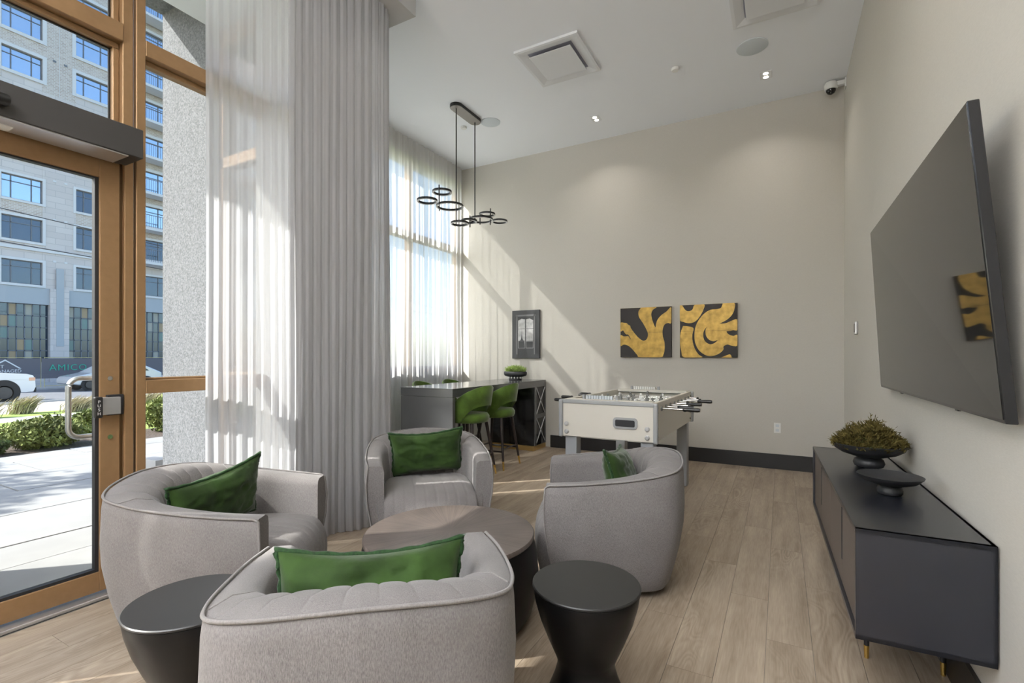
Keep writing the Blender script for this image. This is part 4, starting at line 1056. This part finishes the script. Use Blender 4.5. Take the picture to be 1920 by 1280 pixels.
# shrubs
def leaves(mb, c, r, n, seed, ls=.035, lo=0.0):
    rd = random.Random(seed); c = Vector(c)
    for _ in range(n):
        d = Vector((rd.gauss(0, 1), rd.gauss(0, 1), rd.gauss(0, 1))).normalized()
        q = (.55 + .45 * rd.random())
        lump = 1 + .28 * noise.noise(d * 2.5 + Vector((seed, 0, 0)))
        p = c + Vector((d.x * r[0], d.y * r[1], d.z * r[2])) * q * lump
        if p.z < lo: p.z = lo + rd.random() * .05
        a = Vector((rd.gauss(0, 1), rd.gauss(0, 1), rd.gauss(0, 1) + .5)).normalized(); b_ = a.cross(Vector((rd.gauss(0, 1), rd.gauss(0, 1), rd.gauss(0, 1)))).normalized()
        s_ = ls * (.6 + .8 * rd.random())
        mb.raw([p - a * s_, p + b_ * s_ * .45, p + a * s_, p - b_ * s_ * .45], [(0, 1, 2, 3)])
    return mb
def shrub(x, y, z, r, h, n, seed, label, m='leafA', ls=.04):
    t = thing('shrub', label, 'shrub', (x, y, z), 0, 'shrubs in the mulch bed outside')
    o = leaves(MB(), (0, 0, h * .52), (r, r, h * .52), n, seed, ls).build('foliage', M[m], t); o['kind'] = 'stuff'
    mb = MB()
    for k in range(7):
        a = k * .9; mb.tube([(0, 0, 0), (.3 * r * math.cos(a), .3 * r * math.sin(a), h * .4), (.7 * r * math.cos(a), .7 * r * math.sin(a), h * .75)], .012, 5)
    mb.build('stems', M['bark'], t)
shrub(-9.75, 1.80, -.05, .38, .42, 4200, 1, 'bushy green shrub at the left edge outside the door', ls=.032)
shrub(-9.40, 2.40, -.05, .20, .24, 1200, 7, 'low dark shrub between the bigger shrubs outside the door', 'leafB', ls=.03)
shrub(-9.6, 3.02, -.05, .48, .44, 6000, 2, 'wide rounded green shrub outside behind the pull handle', ls=.032)
shrub(-9.7, 4.72, -.05, .36, .62, 3600, 3, 'green shrub outside showing right of the entrance door frame', ls=.032)
shrub(-10.5, 3.95, -.05, .30, .42, 2600, 4, 'green shrub outside hidden by the entrance door stile', ls=.032)
shrub(-9.9, .7, -.05, .45, .55, 2000, 5, 'green shrub outside just beyond the left frame edge', ls=.04)
# feather grasses
def grass(x, y, z, h, n, seed, label):
    t = thing('ornamental_grass', label, 'ornamental grass', (x, y, z), 0, 'feathery grasses on the verge')
    rd = random.Random(seed); mb = MB()
    for _ in range(n):
        a = rd.random() * 2 * PI; l_ = h * (.6 + .5 * rd.random()); b_ = .55 * rd.random()
        d = Vector((math.cos(a) * b_ + .25, math.sin(a) * b_ + .2, 1)).normalized(); p = Vector((rd.gauss(0, .12), rd.gauss(0, .12), 0))
        m1 = p + d * l_ * .6; e = p + d * l_ + Vector((.18 * l_, .15 * l_, -.10 * l_)); s_ = Vector((-math.sin(a), math.cos(a), 0)) * .008
        mb.raw([p - s_, p + s_, m1 + s_, m1 - s_], [(0, 1, 2, 3)]); mb.raw([m1 - s_ * 1.5, m1 + s_ * 1.5, e + s_ * .3, e - s_ * .3], [(0, 1, 2, 3)])
    o = mb.build('blades', M['reed'], t); o['kind'] = 'stuff'
rd = random.Random(12)
spots = [(-18.0, 4.4), (-19.0, 5.5), (-17.9, 6.3), (-19.1, 7.4), (-18.0, 8.3), (-19.2, 9.4)]
nm = ['first', 'second', 'third', 'fourth', 'fifth', 'sixth', 'seventh']
for k, (x, y) in enumerate(spots):
    grass(x, y, -.33, .55, 420, 30 + k, 'feathery tan grass tuft on the verge between shrubs and road')
# lawn tufts kept as relief only; tree outside the frame casting its shade on the paving
tr = thing('street_tree', 'young leafy tree beyond the left edge whose shade falls on the paving', 'tree', (-10.9, -1.75, -.05))
MB().tube([(0, 0, 0), (.03, .02, 1.6), (0, 0, 3.0), (.05, .03, 4.6)], [.07, .06, .045, .02], 8).build('trunk', M['bark'], tr, smooth=True)
mb = MB()
for k, (c, r_) in enumerate((((.1, 0, 3.7), (.9, .8, .55)), ((-.7, .5, 3.3), (.6, .6, .3)), ((.4, -.7, 4.2), (.7, .7, .4)), ((0.2, .3, 4.8), (.5, .5, .5)))): leaves(mb, c, r_, 900, 60 + k, .075)
o = mb.build('foliage', M['leafA'], tr); o['kind'] = 'stuff'

# fence with banner
fc = thing('construction_fence', 'low yellow-railed construction fence with dark banner across the road', 'fence', (-38, 0, -.55))
for y in np.arange(2, 30, 2.45):
    MB().tube([(0, y, 0), (0, y, 1.80)], .02, 6).tube([(0, y + .16, 0), (0, y + .16, 1.80)], .02, 6).build('post', M['fencey'], fc)
    MB().tube([(0, y + .16, 1.78), (0, y + 2.45, 1.78)], .022, 6).tube([(0, y + .16, .12), (0, y + 2.45, .12)], .018, 6).build('rail', M['fencey'], fc)
    MB().box(.03, .04, y + .02, y + 2.43, .55, 1.74).build('banner_panel', M['banner'], fc)
text('lettering', 'AMICO', .52, M['amico'], fc, (.06, 13.05, 1.17), (PI / 2, 0, PI / 2), .005, 1.12)
text('lettering', 'ST', .26, M['bwhite'], fc, (.06, 10.10, 1.27), (PI / 2, 0, PI / 2), .005)
text('lettering', 'MANAGED', .24, M['bwhite'], fc, (.06, 10.37, 1.02), (PI / 2, 0, PI / 2), .005)
MB().extrude([(10.0, 1.42), (10.28, 1.60), (10.85, 1.16), (10.95, 1.16), (10.28, 1.68), (9.92, 1.44)], lambda u, v: (.055, u, v), lambda u, v: (.065, u, v)).build('logo_peak', M['bwhite'], fc)
MB().extrude([(14.55, 1.72), (15.1, 1.72), (15.1, .72), (14.9, 1.15)], lambda u, v: (.055, u, v), lambda u, v: (.065, u, v)).build('folded_corner', M['bwhite'], fc)

# cars (side profile in y,z extruded in x with inset glasshouse)
def car(t, body, glass, w, wheels, paint, rim_r=.36):
    hw = w / 2
    def lay(poly, x0, x1, m, nm, bev=.03): MB().extrude(poly, lambda u, v: (x0, u, v), lambda u, v: (x1, u, v)).build(nm, M[m], t, bevel=bev, seg=3)
    lay(body, -hw, hw, paint, 'body', .06)
    for g_ in glass:
        MB().extrude(g_, lambda u, v: (-hw - .004, u, v), lambda u, v: (hw + .004, u, v)).build('side_window', M['carglass'], t)
    for (y, r) in wheels:
        for s_ in (-1, 1):
            o = MB().lathe([(r * .72, -.11), (r, -.09), (r, .09), (r * .72, .11)], (s_ * (hw - .10), y, r), 28, 'x').build('wheel', M['tyre'], t, smooth=True, angle=40)
            MB().lathe([(.03, -.125), (r * .62, -.12), (r * .62, .12), (.03, .125)], (s_ * (hw - .10), y, r), 14, 'x').build('rim', M['rim'], o, smooth=True)
def arch(y, r, z0, n=8): return [(y + r * math.cos(a), max(z0, r * .92 + r * math.sin(a) - .04)) for a in [PI * k / n for k in range(n + 1)]]
# pickup facing +y; hood end at y=0
tk_ = thing('pickup_truck', 'white pickup truck on the road, its hood and front wheel in view', 'car', (-28.6, 8.40, -.6))
body = [(-5.6, .55), (-5.55, 1.05), (-3.5, 1.08), (-3.35, 1.75), (-3.0, 1.85), (-2.2, 1.85), (-1.65, 1.28), (-.25, 1.17), (-.06, 1.10), (.0, .95), (.02, .62), (-.05, .42), (-.28, .40)]
body += [(p[0], p[1]) for p in arch(-.95, .50, .42)][::1]
body += [(-4.0, .42)] + arch(-4.55, .50, .42) + [(-5.5, .45)]
car(tk_, body, [[(-3.2, 1.25), (-3.1, 1.72), (-2.25, 1.72), (-1.85, 1.27)]], 1.95, [(-.95, .41), (-4.55, .41)], 'carw')
MB().box(.80, .99, -.20, .005, .88, 1.02).build('headlight', M['lamp_o'], tk_, bevel=.02)
MB().box(-.95, .95, -.02, .05, .40, .60).build('bumper', M['gasket'], tk_, bevel=.02)
for y in (-.95, -4.55): MB().lathe([(.50, -.01), (.50, .01)], (.975, y, .44), 24, 'x').build('wheel_arch', M['gasket'], tk_)
# hatchback facing -y
cr = thing('parked_car', 'silver car parked along the fence across the road', 'car', (-34.4, 11.6, -.6))
body = [(0, .40), (-.02, .62), (.10, .78), (.95, .98), (1.75, 1.42), (3.35, 1.47), (4.2, 1.05), (4.45, .92), (4.45, .42)] + arch(3.6, .38, .30) + arch(.85, .38, .30)
car(cr, body, [[(1.25, 1.02), (1.80, 1.37), (2.35, 1.40), (2.35, 1.02)], [(2.42, 1.02), (2.42, 1.40), (3.30, 1.40), (3.75, 1.05)]], 1.8, [(.85, .33), (3.6, .33)], 'cars')
for y in (.85, 3.6): MB().lathe([(.39, -.01), (.39, .01)], (.90, y, .34), 24, 'x').build('wheel_arch', M['gasket'], cr)

# apartment building across the street
ab = thing('apartment_building', 'long stone and brick apartment block with rows of windows across the street', 'building', (-45, 0, -.5))
H_ = 38
rows_z = [(6.22, 7.81), (9.16, 10.74), (11.87, 13.48), (14.7, 16.3), (17.55, 19.1), (20.44, 21.96), (23.2, 24.76), (26.0, 27.6), (28.8, 30.4), (31.6, 33.2), (34.4, 36.0)]
cols = [4.2, 8.1, 12.0, 15.9, 19.8, 23.7, 27.6, 31.5]; ww_ = 2.06
ZO = .5
MB().box(-8, -.5, 0, 40, 0, H_ + .5).build('core', M['wframe'], ab)
# ground piers and bays
def zz(z): return z + ZO
for k, y in enumerate(cols):
    yl = y - (3.9 - ww_)      # pier left edge
    if y < 19:
        MB().box(-.5, 0, yl, y, zz(6.05), zz(19.7)).build('stone_pier', M['stone'], ab)
        MB().box(-.5, 0, yl, y, zz(19.7), H_).build('brick_pier', M['brick'], ab)
        MB().box(0, .02, yl + .9, yl + .93, zz(19.7), H_).build('control_joint', M['surround'], ab)
    else:
        MB().box(-.5, 0, yl, y, zz(6.05), zz(10.9)).build('stone_pier', M['stone'], ab)
        MB().box(-.5, 0, yl, y, zz(10.9), H_).build('brick_pier', M['brick'], ab)
    MB().box(-.5, .12, yl + .38, y - .42, 0, zz(6.05)).build('ground_pier', M['stone'], ab)
    MB().box(.12, .14, yl + .70, y - .72, zz(2.0), zz(7.5)).build('pier_inset', M['zinc'], ab)
    MB().box(-.5, 0, y - .42, y + ww_ + .38, zz(4.9), zz(6.05)).build('zinc_spandrel', M['zinc'], ab)
    # ground glazing grid
    gy0, gy1 = y - .42, y + ww_ + .38
    gw = MB().box(-.35, -.30, gy0, gy1, zz(.9), zz(4.9)).build('shop_window', M['wglass'], ab)
    mb = MB()
    for q in range(8): yy = gy0 + (gy1 - gy0) * q / 7; mb.box(-.30, -.25, yy - .03, yy + .03, zz(.9), zz(4.9))
    for q in range(6): z_ = zz(.9 + .8 * q); mb.box(-.30, -.25, gy0, gy1, z_ - .03, z_ + .03)
    mb.build('glazing_grid', M['wframe'], gw)
    rd = random.Random(k + 77)
    for q in rd.sample(range(35), 13):
        c_, r_ = q % 7, q // 7; yy = gy0 + (gy1 - gy0) * c_ / 7
        MB().box(-.30, -.285, yy + .04, yy + .40, zz(.95 + .8 * r_), zz(1.65 + .8 * r_)).build('coloured_pane', M[('room', 'wglass', 'wtan', 'wteal')[q % 4]], gw)  # scattered panes in mixed colours of their own
    MB().box(-.5, 0, gy0, gy1, 0, zz(.9)).build('ground_band', M['stone'], ab)
    for r, (z0_, z1_) in enumerate(rows_z):
        brick = (r >= 5) if y < 19 else (r >= 2)
        zn = rows_z[r + 1][0] if r + 1 < len(rows_z) else H_ - ZO
        lo = z1_; 
        # spandrel above this window
        m_ = 'brick' if (brick or r in (1,)) else 'stone'
        MB().box(-.5, -.02, y, y + ww_, zz(z1_), zz(zn)).build('spandrel', M[m_], ab)
        if r == 0: MB().box(-.5, -.02, y, y + ww_, zz(6.05), zz(z0_)).build('spandrel', M['stone'], ab)
        w_ = MB().box(-.22, -.12, y, y + ww_, zz(z0_), zz(z0_) + .06).box(-.22, -.12, y, y + ww_, zz(z1_) - .06, zz(z1_)).box(-.22, -.12, y, y + .06, zz(z0_), zz(z1_)).box(-.22, -.12, y + ww_ - .06, y + ww_, zz(z0_), zz(z1_)) \
            .box(-.21, -.13, y + .47, y + .53, zz(z0_), zz(z1_)).box(-.21, -.13, y + ww_ - .56, y + ww_ - .50, zz(z0_), zz(z1_)).box(-.21, -.13, y, y + ww_, zz(z1_) - .46, zz(z1_) - .41).build('window', M['wframe'], ab)
        MB().box(-.18, -.17, y + .05, y + ww_ - .05, zz(z0_) + .05, zz(z1_) - .05).build('pane', M['wglassl' if (r >= 2 and k % 2 == 0) or r >= 5 else 'wglass'], w_)
        # surround
        e = .16 if not brick else .22
        MB().box(-.02, .05, y - e, y, zz(z0_) - e, zz(z1_) + e).box(-.02, .05, y + ww_, y + ww_ + e, zz(z0_) - e, zz(z1_) + e).box(-.02, .05, y, y + ww_, zz(z1_), zz(z1_) + e).box(-.02, .07, y, y + ww_, zz(z0_) - e, zz(z0_)).build('window_surround', M['surround'], w_)
        if y > 19 and r > 0:
            bl_ = MB().box(0.05, 1.25, y - .1, y + ww_ + .1, zz(z0_) - .55, zz(z0_) - .35).build('balcony', M['surround'], ab)
            mb = MB().box(1.2, 1.24, y - .1, y + ww_ + .1, zz(z0_) + .60, zz(z0_) + .65)
            for q in range(15): yy = y - .08 + q * (ww_ + .16) / 14; mb.box(1.21, 1.23, yy, yy + .02, zz(z0_) - .35, zz(z0_) + .6)
            mb.build('railing', M['wframe'], bl_)
        if y < 19:
            for q in (0, 1):
                MB().box(0, .03, yl + .55 + q * .62, yl + .73 + q * .62, zz(z1_) + .12, zz(z1_) + .26).build('wall_vent', M['surround'] if r < 5 else M['wframe'], ab)
MB().box(-.5, .10, 0, 34, zz(8.55), zz(8.75)).build('string_course', M['surround'], ab)
# overhead wires
for (y0, z0_, y1, z1_, x) in ((-10, 9.1, 50, 5.6, -30), (-10, 6.6, 50, 4.8, -27)):
    o = MB().tube([(x, y0 + (y1 - y0) * k / 10, z0_ + (z1_ - z0_) * k / 10 - .3 * math.sin(PI * k / 10)) for k in range(11)], .022, 5).build('overhead_cable', M['wire'])
    tag(o, 'dark overhead cable crossing in front of the apartment block, ' + ('upper' if x == -30 else 'lower') + ' one', 'cable')
